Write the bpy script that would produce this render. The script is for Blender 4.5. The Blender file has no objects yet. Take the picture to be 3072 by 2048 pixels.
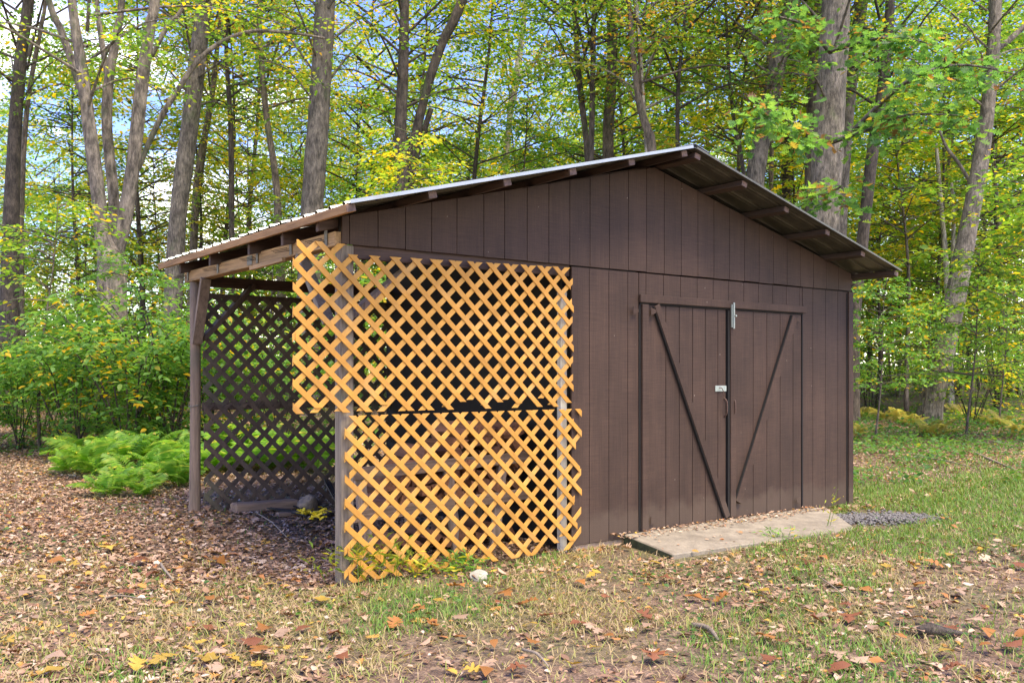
import bpy, bmesh, math, random
import numpy as np
from mathutils import Vector, Matrix
R = math.radians
random.seed(7)
S = bpy.context.scene
COL = S.collection

# ------------------------------------------------------------------ camera, sky, sun, exposure
TH = R(37.1); CX, CY, CZ = -2.631, -5.256, 1.30; FPX = 2760.0; HOR = 1120.0
cam_d = bpy.data.cameras.new('camera'); cam = bpy.data.objects.new('camera', cam_d); COL.objects.link(cam)
cam.location = (CX, CY, CZ); cam.rotation_euler = (R(90), 0, -TH)
cam_d.sensor_width = 36.0; cam_d.lens = FPX / 3072 * 36; cam_d.shift_y = (HOR - 1024) / 3072
cam_d.clip_start = 0.05; cam_d.clip_end = 2000
S.camera = cam

SUN_DIR = Vector((0.04, -0.38, 0.85)).normalized()        # towards the sun
sun_d = bpy.data.lights.new('sun', 'SUN'); sun_d.energy = 2.3; sun_d.angle = R(34); sun_d.color = (1.0, 0.90, 0.76)
sun = bpy.data.objects.new('sun', sun_d); COL.objects.link(sun); sun.location = (6, -8, 14)
sun.rotation_euler = SUN_DIR.to_track_quat('Z', 'Y').to_euler()

W = bpy.data.worlds.new('World'); S.world = W; W.use_nodes = True
wn = W.node_tree.nodes; wl = W.node_tree.links; wn.clear()
sky = wn.new('ShaderNodeTexSky'); sky.sky_type = 'NISHITA'; sky.sun_disc = False
sky.sun_elevation = math.asin(SUN_DIR.z); sky.sun_rotation = math.atan2(SUN_DIR.x, SUN_DIR.y)
sky.air_density = 1.0; sky.dust_density = 0.0; sky.ozone_density = 5.0
tc = wn.new('ShaderNodeTexCoord'); mp = wn.new('ShaderNodeMapping'); mp.inputs['Scale'].default_value = (1, 1, 2.2)
nz = wn.new('ShaderNodeTexNoise'); nz.inputs['Scale'].default_value = 2.6; nz.inputs['Detail'].default_value = 7; nz.inputs['Roughness'].default_value = .55
rp = wn.new('ShaderNodeValToRGB'); rp.color_ramp.elements[0].position = .49; rp.color_ramp.elements[1].position = .62
mx = wn.new('ShaderNodeMix'); mx.data_type = 'RGBA'; mx.inputs[7].default_value = (8.6, 8.4, 8.2, 1)
bg = wn.new('ShaderNodeBackground'); bg.inputs['Strength'].default_value = .15
wo = wn.new('ShaderNodeOutputWorld')
wl.new(tc.outputs['Generated'], mp.inputs[0]); wl.new(mp.outputs[0], nz.inputs['Vector']); sz = wn.new('ShaderNodeSeparateXYZ'); wl.new(tc.outputs['Generated'], sz.inputs[0]); ma = wn.new('ShaderNodeMath'); ma.operation = 'MULTIPLY_ADD'; ma.inputs[1].default_value = -.45; wl.new(sz.outputs[2], ma.inputs[0]); wl.new(nz.outputs['Fac'], ma.inputs[2]); mc = wn.new('ShaderNodeMath'); mc.operation = 'ADD'; mc.inputs[1].default_value = .10; wl.new(ma.outputs[0], mc.inputs[0]); mm = wn.new('ShaderNodeMath'); mm.operation = 'MAXIMUM'; mm.inputs[1].default_value = 0.0; wl.new(mc.outputs[0], mm.inputs[0]); wl.new(mm.outputs[0], rp.inputs[0])
wl.new(rp.outputs[0], mx.inputs[0]); hs = wn.new('ShaderNodeHueSaturation'); hs.inputs['Hue'].default_value = .53; hs.inputs['Saturation'].default_value = 1.2; hs.inputs['Value'].default_value = 1.0; wl.new(sky.outputs[0], hs.inputs['Color']); wl.new(hs.outputs[0], mx.inputs[6]); wl.new(mx.outputs[2], bg.inputs[0]); wl.new(bg.outputs[0], wo.inputs[0])

vs = S.view_settings; vs.view_transform = 'Standard'; vs.look = 'None'; vs.gamma = 1; vs.exposure = 1.92; vs.use_white_balance = True; vs.white_balance_temperature = 7700; vs.white_balance_tint = 2; vs.use_curve_mapping = False
S.render.engine = 'CYCLES'
S.cycles.max_bounces = 7; S.cycles.diffuse_bounces = 4; S.cycles.glossy_bounces = 3; S.cycles.transmission_bounces = 5
S.cycles.use_denoising = True; S.cycles.sample_clamp_indirect = 6

# ------------------------------------------------------------------ helpers
def w2(Xc, Zc):                       # metres right of / ahead of the viewpoint -> world x, y
    return CX + Xc * math.cos(TH) + Zc * math.sin(TH), CY - Xc * math.sin(TH) + Zc * math.cos(TH)
K = 3072 / 2352
def at(u, v, Z):                      # a sight line and a distance -> a point of the place
    x, y = w2((u * K - 1536) / FPX * Z, Z)
    return Vector((x, y, CZ + (HOR - v * K) * Z / FPX))
def camc(x, y):
    dx, dy = np.asarray(x) - CX, np.asarray(y) - CY
    return dx * math.cos(TH) - dy * math.sin(TH), dx * math.sin(TH) + dy * math.cos(TH)
_grids = {}
def vn(x, y, sc, seed):               # smooth value noise 0..1
    if seed not in _grids: _grids[seed] = np.random.RandomState(seed).rand(64, 64)
    g = _grids[seed]; fx = np.asarray(x) / sc + 500; fy = np.asarray(y) / sc + 500
    i = np.floor(fx).astype(int); j = np.floor(fy).astype(int); a = fx - i; b = fy - j
    a = a * a * (3 - 2 * a); b = b * b * (3 - 2 * b)
    q = lambda p, r_: g[p % 64, r_ % 64]
    return (q(i, j) * (1 - a) + q(i + 1, j) * a) * (1 - b) + (q(i, j + 1) * (1 - a) + q(i + 1, j + 1) * a) * b
def sstep(a, b, x):
    t = np.clip((np.asarray(x, float) - a) / (b - a), 0, 1); return t * t * (3 - 2 * t)
def terrain(x, y):
    X, Z = camc(x, y)
    t = np.maximum(0, Z - 6.5)
    z = -.05 + 1.1 * (1 - np.exp(-.030 * t / 1.1))
    z = z + .12 * sstep(-1.2, -2.6, X) * sstep(6, 8, Z)
    z = z + (vn(x, y, 1.3, 1) - .5) * .035 + (vn(x, y, 4.5, 2) - .5) * .06 * sstep(5, 9, Z) + (vn(x, y, 9, 3) - .5) * .5 * sstep(12, 22, Z)
    return z
def tz(x, y): return float(terrain(x, y))

def mesh_fast(name, V, F, r=None):
    """V (n,3) array, F (m,3) triangles"""
    me = bpy.data.meshes.new(name); V = np.ascontiguousarray(V, np.float32); F = np.ascontiguousarray(F, np.int32)
    me.vertices.add(len(V)); me.vertices.foreach_set('co', V.ravel())
    me.loops.add(F.size); me.loops.foreach_set('vertex_index', F.ravel())
    me.polygons.add(len(F)); me.polygons.foreach_set('loop_start', np.arange(0, F.size, 3, dtype=np.int32))
    if r is not None:
        a = me.attributes.new('r', 'FLOAT', 'POINT'); a.data.foreach_set('value', np.ascontiguousarray(r, np.float32))
    me.update(calc_edges=True); me.validate()
    return me
LOC = {}
def root_of(p):
    while p.parent: p = p.parent
    return p
def link(name, me, parent=None, mat=None, loc=None):
    o = bpy.data.objects.new(name, me); COL.objects.link(o)
    if mat is not None:
        if me is not None and len(me.materials) == 0: me.materials.append(mat)
    if parent: o.parent = parent
    if loc is not None: o.location = loc
    return o
def tag(o, label, cat=None, group=None, kind=None):
    if label: o['label'] = label
    if cat: o['category'] = cat
    if group: o['group'] = group
    if kind: o['kind'] = kind
    return o
def empty(name, loc, label, cat, group=None):
    o = bpy.data.objects.new(name, None); COL.objects.link(o); o.location = loc; o.empty_display_size = .2
    return tag(o, label, cat, group)
def part(name, vf, mat, parent=None, smooth=False, bevel=0.0):
    """mesh object from world coordinates under a parent whose root carries the offset"""
    V, F = vf
    off = Vector(root_of(parent).location) if parent else Vector((0, 0, 0))
    me = bpy.data.meshes.new(name)
    me.from_pydata([tuple(Vector(v) - off) for v in V], [], F)
    if bevel:
        bm = bmesh.new(); bm.from_mesh(me)
        bmesh.ops.bevel(bm, geom=list(bm.edges), offset=bevel, segments=1, affect='EDGES', profile=.5, clamp_overlap=True)
        bm.to_mesh(me); bm.free()
    if smooth:
        for p in me.polygons: p.use_smooth = True
    me.update()
    return link(name, me, parent, mat)
BF = [(0, 3, 2, 1), (4, 5, 6, 7), (0, 1, 5, 4), (1, 2, 6, 5), (2, 3, 7, 6), (3, 0, 4, 7)]
def box(x0, x1, y0, y1, z0, z1):
    return [(x0, y0, z0), (x1, y0, z0), (x1, y1, z0), (x0, y1, z0), (x0, y0, z1), (x1, y0, z1), (x1, y1, z1), (x0, y1, z1)], list(BF)
def bar(p0, p1, w, h, up=(0, 0, 1)):
    """timber from p0 to p1, w across, h along 'up' """
    p0, p1, up = Vector(p0), Vector(p1), Vector(up)
    d = (p1 - p0).normalized(); s = d.cross(up).normalized(); u = s.cross(d)
    V = []
    for p in (p0, p1):
        for a, b in ((-1, -1), (1, -1), (1, 1), (-1, 1)): V.append(p + s * a * w / 2 + u * b * h / 2)
    return V, [(0, 3, 2, 1), (4, 5, 6, 7), (0, 1, 5, 4), (1, 2, 6, 5), (2, 3, 7, 6), (3, 0, 4, 7)]
def prism(poly, y0, y1):
    """polygon in the x-z plane swept from y0 (front) to y1"""
    n = len(poly); V = [(p[0], y0, p[1]) for p in poly] + [(p[0], y1, p[1]) for p in poly]
    F = [tuple(range(n)), tuple(range(2 * n - 1, n - 1, -1))] + [(i + n, (i + 1) % n + n, (i + 1) % n, i)[::1] for i in range(n)]
    return V, F
def join(*vfs):
    V, F = [], []
    for v, f in vfs:
        o = len(V); V += [tuple(p) for p in v]; F += [tuple(i + o for i in q) for q in f]
    return V, F
def tube(pts, rad, sides=8, lump=0.0, seed=0, cap=True):
    pts = [Vector(p) for p in pts]; rng = random.Random(seed); V, F = [], []
    ph = [rng.random() * 6.28 for _ in range(6)]
    n = len(pts); prev = None
    for i, p in enumerate(pts):
        d = (pts[min(i + 1, n - 1)] - pts[max(i - 1, 0)]).normalized()
        if prev is None:
            a = d.cross(Vector((0, 1, 0.01)) if abs(d.y) < .9 else Vector((1, 0, 0))).normalized()
        else:
            a = (prev - d * prev.dot(d)).normalized()
        prev = a; b = d.cross(a)
        for k in range(sides):
            t = 6.28318 * k / sides
            q = 1 + lump * (math.sin(2 * t + ph[0] + i * .7) * .5 + math.sin(3 * t + ph[1] + i * .4) * .4 + math.sin(5 * t + ph[2] + i * 1.3) * .3 + (rng.random() - .5) * .5)
            V.append(p + (a * math.cos(t) + b * math.sin(t)) * rad[i] * q)
    for i in range(n - 1):
        for k in range(sides):
            k2 = (k + 1) % sides
            F.append((i * sides + k, i * sides + k2, (i + 1) * sides + k2, (i + 1) * sides + k))
    if cap:
        F.append(tuple(range(sides - 1, -1, -1))); F.append(tuple((n - 1) * sides + k for k in range(sides)))
    return V, F
def smooth_line(pts, rad, per=5):
    """Catmull-Rom through points"""
    P = [Vector(p) for p in pts]; out, ro = [], []
    for i in range(len(P) - 1):
        p0, p1, p2, p3 = P[max(i - 1, 0)], P[i], P[i + 1], P[min(i + 2, len(P) - 1)]
        for j in range(per):
            t = j / per
            out.append(.5 * ((2 * p1) + (p2 - p0) * t + (2 * p0 - 5 * p1 + 4 * p2 - p3) * t * t + (3 * p1 - p0 - 3 * p2 + p3) * t ** 3))
            ro.append(rad[i] * (1 - t) + rad[i + 1] * t)
    out.append(P[-1]); ro.append(rad[-1])
    return out, ro

# ------------------------------------------------------------------ materials
def newmat(name):
    m = bpy.data.materials.new(name); m.use_nodes = True; nt = m.node_tree
    return m, nt, nt.nodes, nt.links, nt.nodes['Principled BSDF']
def noise(nt, vec, scale, detail=4, rough=.55):
    n = nt.nodes.new('ShaderNodeTexNoise'); n.inputs['Scale'].default_value = scale; n.inputs['Detail'].default_value = detail; n.inputs['Roughness'].default_value = rough
    nt.links.new(vec, n.inputs['Vector']); return n.outputs['Fac']
def mapping(nt, sc, coord='Object', rot=(0, 0, 0)):
    t = nt.nodes.new('ShaderNodeTexCoord'); m = nt.nodes.new('ShaderNodeMapping'); m.inputs['Scale'].default_value = sc; m.inputs['Rotation'].default_value = rot
    nt.links.new(t.outputs[coord], m.inputs[0]); return m.outputs[0]
def ramp(nt, fac, stops, interp='LINEAR'):
    r = nt.nodes.new('ShaderNodeValToRGB'); cr = r.color_ramp; cr.interpolation = interp
    while len(cr.elements) > len(stops): cr.elements.remove(cr.elements[-1])
    while len(cr.elements) < len(stops): cr.elements.new(1)
    for e, (p, c) in zip(cr.elements, stops): e.position = p; e.color = (*c, 1) if len(c) == 3 else c
    nt.links.new(fac, r.inputs[0]); return r.outputs[0]
def mix(nt, fac, a, b, mode='MIX'):
    m = nt.nodes.new('ShaderNodeMix'); m.data_type = 'RGBA'; m.blend_type = mode
    for sock, val in ((m.inputs[0], fac), (m.inputs[6], a), (m.inputs[7], b)):
        if hasattr(val, 'is_linked'): nt.links.new(val, sock)
        else: sock.default_value = val if isinstance(val, (int, float)) else (*val, 1)
    return m.outputs[2]
def g3(v): return (v, v, v)
def bump(nt, bsdf, h, strength, dist=.01):
    b = nt.nodes.new('ShaderNodeBump'); b.inputs['Strength'].default_value = strength; b.inputs['Distance'].default_value = dist
    nt.links.new(h, b.inputs['Height']); nt.links.new(b.outputs[0], bsdf.inputs['Normal'])
def obj_tint(nt, col, lo=.8, hi=1.2):
    oi = nt.nodes.new('ShaderNodeObjectInfo')
    f = ramp(nt, oi.outputs['Random'], [(0, g3(lo)), (1, g3(hi))])
    return mix(nt, 1.0, col, f, 'MULTIPLY')
def lum(c, k): return tuple(min(1, v * k) for v in c)

def m_wood(name, col, axis='z', dark=.45, light=1.45, rough=.8, fine=60, tint=(.8, 1.2), stain=None):
    m, nt, N, L, B = newmat(name)
    sc = {'x': (.06, 1, 1), 'y': (1, .06, 1), 'z': (1, 1, .06), 'n': (1, 1, 1)}[axis]
    v = mapping(nt, sc)
    a = noise(nt, v, fine, 6, .65); b = noise(nt, v, fine * .22, 4)
    c = ramp(nt, a, [(.25, lum(col, dark)), (.5, col), (.78, lum(col, light))])
    c = mix(nt, .6, c, ramp(nt, b, [(.3, g3(.55)), (.7, g3(1.25))]), 'MULTIPLY')
    if stain:
        s = noise(nt, mapping(nt, (1, 1, 1)), 3.0, 5)
        c = mix(nt, ramp(nt, s, [(.52, g3(0)), (.7, g3(.7))]), c, stain)
    if 'orange' in name:
        sp = noise(nt, mapping(nt, (1, 1, 1)), 95, 3, .7); pz_ = noise(nt, mapping(nt, (1, 1, 1)), 1.8, 3)
        c = mix(nt, mix(nt, 1, ramp(nt, sp, [(.62, g3(0)), (.72, g3(1))]), ramp(nt, pz_, [(.45, g3(.15)), (.65, g3(.9))]), 'MULTIPLY'), c, (.14, .06, .02))
        c = mix(nt, ramp(nt, noise(nt, mapping(nt, (1, 1, 1)), 4.5, 4), [(.5, g3(0)), (.75, g3(.35))]), c, (.50, .33, .16))
    L.new(obj_tint(nt, c, *tint), B.inputs['Base Color']); B.inputs['Roughness'].default_value = rough
    bump(nt, B, a, .5, .004)
    return m
def m_paint():
    m, nt, N, L, B = newmat('brown_siding_paint')
    o = mapping(nt, (1, 1, 1))
    col = (.061, .0345, .0238)
    big = noise(nt, o, 1.7, 5); saw = noise(nt, mapping(nt, (5, 5, 150)), 1, 3, .7); gr = noise(nt, mapping(nt, (90, 90, 3.0)), 1, 5, .7)
    fine = noise(nt, o, 260, 2)
    c = ramp(nt, big, [(.3, lum(col, .74)), (.7, lum(col, 1.22))])
    st = noise(nt, mapping(nt, (9, 9, .7)), 1, 4)
    c = mix(nt, .35, c, ramp(nt, st, [(.35, g3(.72)), (.65, g3(1.22))]), 'MULTIPLY')
    c = mix(nt, .55, c, ramp(nt, saw, [(.3, g3(.6)), (.7, g3(1.35))]), 'MULTIPLY')
    c = mix(nt, .5, c, ramp(nt, gr, [(.3, g3(.6)), (.75, g3(1.4))]), 'MULTIPLY')
    c = mix(nt, .5, c, ramp(nt, fine, [(.3, g3(.6)), (.7, g3(1.4))]), 'MULTIPLY')
    # chipped flecks
    vo = N.new('ShaderNodeTexVoronoi'); vo.inputs['Scale'].default_value = 1; L.new(mapping(nt, (17, 17, 9)), vo.inputs['Vector'])
    fl = ramp(nt, vo.outputs['Distance'], [(.0, g3(1)), (.045, g3(1)), (.07, g3(0))])
    sel = ramp(nt, noise(nt, o, 3.4, 3), [(.56, g3(0)), (.6, g3(1))])
    c = mix(nt, mix(nt, 1, fl, sel, 'MULTIPLY'), c, (.30, .25, .21))
    # splash stains near the ground
    sx = N.new('ShaderNodeSeparateXYZ'); L.new(o, sx.inputs[0])
    ad = N.new('ShaderNodeMath'); ad.operation = 'MULTIPLY_ADD'; L.new(noise(nt, o, 6, 5), ad.inputs[0]); ad.inputs[1].default_value = -.34; L.new(sx.outputs[2], ad.inputs[2])
    c = mix(nt, ramp(nt, ad.outputs[0], [(0, g3(.55)), (.10, g3(0))]), c, (.10, .07, .05))
    L.new(obj_tint(nt, c, .94, 1.06), B.inputs['Base Color']); B.inputs['Roughness'].default_value = .72
    B.inputs['Specular IOR Level'].default_value = .3
    h = mix(nt, .5, saw, gr); bump(nt, B, h, .55, .003)
    return m
def m_plain(name, col, rough=.7, metal=0.0, var=.35, scale=30, bmp=.2, tint=(.9, 1.1)):
    m, nt, N, L, B = newmat(name)
    v = mapping(nt, (1, 1, 1)); a = noise(nt, v, scale, 5)
    c = ramp(nt, a, [(.25, lum(col, 1 - var)), (.75, lum(col, 1 + var))])
    L.new(obj_tint(nt, c, *tint), B.inputs['Base Color']); B.inputs['Roughness'].default_value = rough; B.inputs['Metallic'].default_value = metal
    if bmp: bump(nt, B, a, bmp, .004)
    return m
def m_leaf(name, stops, trans=.52, rough=.5, tint=(.85, 1.15), boost=2.3):
    m, nt, N, L, B = newmat(name)
    at_ = N.new('ShaderNodeAttribute'); at_.attribute_name = 'r'
    c = obj_tint(nt, ramp(nt, at_.outputs['Fac'], stops), *tint)
    L.new(c, B.inputs['Base Color']); B.inputs['Roughness'].default_value = rough; B.inputs['Specular IOR Level'].default_value = .35
    if trans > 0:
        t = N.new('ShaderNodeBsdfTranslucent'); L.new(mix(nt, 1, c, (boost * 1.05, boost, boost * .55), 'MULTIPLY'), t.inputs[0])
        ms = N.new('ShaderNodeMixShader'); ms.inputs[0].default_value = trans
        L.new(B.outputs[0], ms.inputs[1]); L.new(t.outputs[0], ms.inputs[2]); L.new(ms.outputs[0], N['Material Output'].inputs['Surface'])
    return m
def m_bark(name, col, moss=.0, sc=1.0, pale=1.6):
    m, nt, N, L, B = newmat(name)
    v = mapping(nt, (1, 1, .24)); a = noise(nt, v, 30 * sc, 8, .8); b = noise(nt, mapping(nt, (1, 1, 1)), 2.2, 5, .6); d = noise(nt, mapping(nt, (1, 1, .5)), 9, 4)
    c = ramp(nt, a, [(.36, lum(col, .22)), (.5, lum(col, .85)), (.66, lum(col, pale))])
    c = mix(nt, .9, c, ramp(nt, d, [(.35, g3(.45)), (.65, g3(1.35))]), 'MULTIPLY')
    c = mix(nt, ramp(nt, b, [(.55, g3(0)), (.72, g3(.45))]), c, lum(col, 2.0))
    if moss: c = mix(nt, ramp(nt, noise(nt, mapping(nt, (1, 1, .6)), 3.1, 5), [(.62 - moss * .3, g3(0)), (.75, g3(.75))]), c, (.07, .10, .03))
    L.new(obj_tint(nt, c, .8, 1.2), B.inputs['Base Color']); B.inputs['Roughness'].default_value = .9
    bump(nt, B, a, .9, .03)
    return m

M = {}
M['paint'] = m_paint()
M['edge'] = m_plain('black_gap_and_shade', (.008, .006, .005), .9, 0, .3, 40, .2)  # black fill for gaps; also paints shaded sides of door and corner boards
M['bay_shade'] = m_plain('shade_black_partition', (.010, .008, .007), .95, 0, .3, 20, .2)  # deep shade on the brown partition, put into its base colour
M['post'] = m_wood('grey_weathered_post', (.21, .165, .12), 'z', stain=(.10, .12, .06))
M['post_r'] = m_wood('round_post_wood', (.20, .14, .10), 'z', stain=(.11, .09, .06))
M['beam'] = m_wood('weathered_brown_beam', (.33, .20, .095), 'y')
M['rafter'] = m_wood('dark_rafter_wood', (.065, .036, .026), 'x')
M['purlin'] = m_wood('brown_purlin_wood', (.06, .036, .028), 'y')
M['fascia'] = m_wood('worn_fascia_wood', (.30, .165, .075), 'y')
M['cut'] = m_wood('cut_timber_end', (.16, .10, .08), 'n')
M['brace'] = m_wood('dark_brace_wood', (.085, .055, .042), 'z')
M['tie'] = m_plain('galvanised_tie', (.16, .15, .125), .75, .2, .4, 60)
M['zinc'] = m_plain('zinc_hardware', (.36, .40, .36), .5, .5, .2, 60)
M['rust'] = m_plain('painted_rusty_iron', (.10, .055, .04), .7, .2, .4, 80)
M['white'] = m_wood('white_painted_jamb', (.62, .58, .50), 'z', .75, 1.15)
M['lath'] = m_wood('orange_stained_lath', (.57, .262, .040), 'n', .88, 1.10, .66, 22, (.9, 1.1), stain=(.53, .235, .036))
M['lath2'] = m_wood('pale_orange_lath', (.58, .282, .050), 'n', .88, 1.10, .66, 22, (.92, 1.08), stain=(.54, .25, .044))
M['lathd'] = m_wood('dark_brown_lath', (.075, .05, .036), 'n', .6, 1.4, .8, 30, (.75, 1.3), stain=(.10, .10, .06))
M['rack'] = m_wood('old_rack_timber', (.30, .22, .17), 'z')
M['rackx'] = m_wood('old_rail_timber', (.24, .16, .11), 'x')
M['log'] = m_wood('split_firewood', (.20, .085, .042), 'y', .5, 1.5, .85, 50, (.6, 1.4))
M['concrete'] = m_wood('worn_concrete', (.26, .22, .165), 'n', .75, 1.2, .95, 45, (1, 1), stain=(.13, .105, .075))
M['mossc'] = m_plain('mossy_concrete_edge', (.045, .055, .025), .95, 0, .5, 30, .4)
M['found'] = m_plain('sandy_foundation', (.38, .27, .18), .95, 0, .35, 25, .4)
M['stone'] = m_plain('lichen_stone', (.33, .31, .25), .92, 0, .55, 14, .6)
M['stoneb'] = m_plain('brown_block', (.23, .18, .13), .92, 0, .4, 22, .5)
M['moss_stone'] = m_plain('mossy_stone', (.13, .13, .06), .95, 0, .6, 18, .6)
M['rod'] = m_plain('black_rod', (.012, .012, .014), .45, 0, .2, 60, 0)
M['yellow'] = m_plain('yellow_plastic', (.75, .55, .02), .5, 0, .2, 60, 0)
M['gravel'] = m_plain('grey_gravel', (.20, .185, .175), .95, 0, .5, 60, .3, (.6, 1.4))
M['twig'] = m_wood('dry_twig', (.24, .19, .14), 'n')
def m_roof():
    m, nt, N, L, B = newmat('galvanised_roof_sheet')
    v = mapping(nt, (1, 1, 1)); a = noise(nt, v, 5, 6); b = noise(nt, mapping(nt, (.4, 4, 1)), 8, 4)
    c = ramp(nt, a, [(.3, (.26, .28, .29)), (.7, (.40, .42, .44))]); c = mix(nt, ramp(nt, b, [(.62, g3(0)), (.8, g3(.5))]), c, (.22, .17, .12))
    L.new(c, B.inputs['Base Color']); B.inputs['Metallic'].default_value = .75
    L.new(ramp(nt, a, [(.3, g3(.28)), (.7, g3(.5))]), B.inputs['Roughness']); return m
M['roof'] = m_roof()
M['under'] = m_plain('shaded_roof_sheet', (.085, .080, .062), .42, .35, .4, 9, .1)  # same metal as the top, with the underside's shade put into the colour
M['bark_grey'] = m_bark('grey_oak_bark', (.19, .158, .125), .1)
M['bark_pale'] = m_bark('pale_maple_bark', (.23, .185, .14), .25, .7, 1.7)
M['bark_dark'] = m_bark('dark_cherry_bark', (.085, .065, .05), .15)
M['bark_mid'] = m_bark('brown_forest_bark', (.15, .115, .085), .3)
M['bark_white'] = m_bark('whitish_bark', (.42, .37, .30), .0, .6, 1.3)
G1, G2, G3, YG, YL, GO, OR, BR = (.055, .12, .022), (.10, .20, .032), (.16, .28, .042), (.28, .34, .05), (.46, .40, .045), (.60, .38, .028), (.40, .16, .03), (.17, .09, .045)
M['lf_green'] = m_leaf('green_leaf', [(0, G1), (.35, G2), (.8, G3), (.93, YG), (1, YL)])
M['lf_fresh'] = m_leaf('fresh_green_leaf', [(0, (.07, .17, .035)), (.4, (.12, .27, .055)), (.8, (.19, .36, .085)), (.92, (.34, .42, .08)), (1, GO)], tint=(.72, 1.25), boost=1.8)
M['lf_mixed'] = m_leaf('turning_leaf', [(0, G1), (.25, G2), (.55, G3), (.8, YG), (.94, YL), (1, GO)])
M['lf_yellow'] = m_leaf('yellow_leaf', [(0, G2), (.25, G3), (.5, YG), (.78, YL), (1, GO)])
M['lf_oak'] = m_leaf('oak_leaf', [(0, (.05, .12, .04)), (.5, (.09, .20, .055)), (.86, (.17, .28, .06)), (.95, (.34, .16, .04)), (1, BR)])
M['lf_rust'] = m_leaf('rusty_leaf', [(0, G2), (.45, (.16, .20, .035)), (.75, (.26, .20, .05)), (.9, OR), (1, BR)])
M['lf_fern'] = m_leaf('fern_green', [(0, (.10, .22, .04)), (.6, (.18, .33, .06)), (.9, (.30, .38, .07)), (1, (.55, .46, .12))])
M['lf_fern_y'] = m_leaf('fern_yellowed', [(0, (.20, .24, .07)), (.5, (.34, .31, .11)), (1, (.34, .25, .12))])
M['lf_litter'] = m_leaf('dry_litter', [(0, (.12, .068, .044)), (.14, (.23, .130, .080)), (.32, (.35, .212, .134)), (.5, (.44, .285, .19)), (.66, (.51, .37, .255)), (.78, (.66, .54, .44)), (.86, (.40, .16, .06)), (.94, (.50, .29, .06)), (1, (.50, .38, .06))], .12, .7, (1, 1), 1.2)
M['lf_big'] = m_leaf('fallen_leaf_colour', [(0, (.60, .42, .05)), (1, (.60, .42, .05))], .12, .6, (.8, 1.2), 1.2)
M['grass'] = m_leaf('grass_blade', [(0, (.085, .18, .03)), (.35, (.15, .28, .045)), (.55, (.27, .33, .07)), (.7, (.38, .31, .13)), (1, (.46, .34, .20))], .3, .6, (1, 1), 1.3)
M['cover'] = m_leaf('ground_cover_leaf', [(0, (.04, .11, .025)), (.5, (.075, .18, .035)), (.85, (.14, .25, .04)), (1, (.4, .33, .04))], .35)

def m_ground():
    m, nt, N, L, B = newmat('forest_floor')
    o = mapping(nt, (1, 1, 1))
    v1 = N.new('ShaderNodeTexVoronoi'); v1.inputs['Scale'].default_value = 30; L.new(o, v1.inputs['Vector'])
    v2 = N.new('ShaderNodeTexVoronoi'); v2.inputs['Scale'].default_value = 75; L.new(o, v2.inputs['Vector'])
    sp = N.new('ShaderNodeSeparateColor'); L.new(v1.outputs['Color'], sp.inputs[0]); sp2 = N.new('ShaderNodeSeparateColor'); L.new(v2.outputs['Color'], sp2.inputs[0])
    c1 = ramp(nt, sp.outputs[0], [(0, (.06, .038, .026)), (.3, (.13, .075, .045)), (.6, (.23, .14, .09)), (.85, (.32, .21, .13)), (1, (.40, .28, .19))])
    c2 = ramp(nt, sp2.outputs[0], [(0, (.035, .025, .018)), (.5, (.11, .07, .045)), (1, (.26, .17, .11))])
    c = mix(nt, noise(nt, o, 3, 4), c1, c2)
    gm = ramp(nt, noise(nt, o, .55, 5), [(.46, g3(0)), (.62, g3(.65))])
    c = mix(nt, gm, c, ramp(nt, noise(nt, o, 45, 3), [(.3, (.05, .06, .02)), (.7, (.16, .16, .06))]))
    L.new(c, B.inputs['Base Color']); B.inputs['Roughness'].default_value = .95
    bump(nt, B, mix(nt, .5, v1.outputs['Distance'], v2.outputs['Distance']), .8, .03)
    return m
M['ground'] = m_ground()

# ------------------------------------------------------------------ ground
def build_ground():
    n = 210; u = np.linspace(-1, 1, n); f = np.sign(u) * (np.abs(u) * 9 + np.abs(u) ** 6 * 420)
    X, Z = np.meshgrid(f, f + 8.0, indexing='ij')
    x = CX + X * math.cos(TH) + Z * math.sin(TH); y = CY - X * math.sin(TH) + Z * math.cos(TH)
    z = terrain(x, y)
    # keep the soil below the shed floor
    V = np.stack([x, y, z], -1).reshape(-1, 3)
    i, j = np.meshgrid(np.arange(n - 1), np.arange(n - 1), indexing='ij'); a = (i * n + j).ravel()
    F = np.concatenate([np.stack([a, a + n, a + n + 1], -1), np.stack([a, a + n + 1, a + 1], -1)])
    me = mesh_fast('ground', V, F); 
    for p in me.polygons: p.use_smooth = True
    o = link('ground', me, None, M['ground']); tag(o, 'leaf-strewn forest clearing floor around the shed', 'ground', kind='structure')
build_ground()

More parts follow.
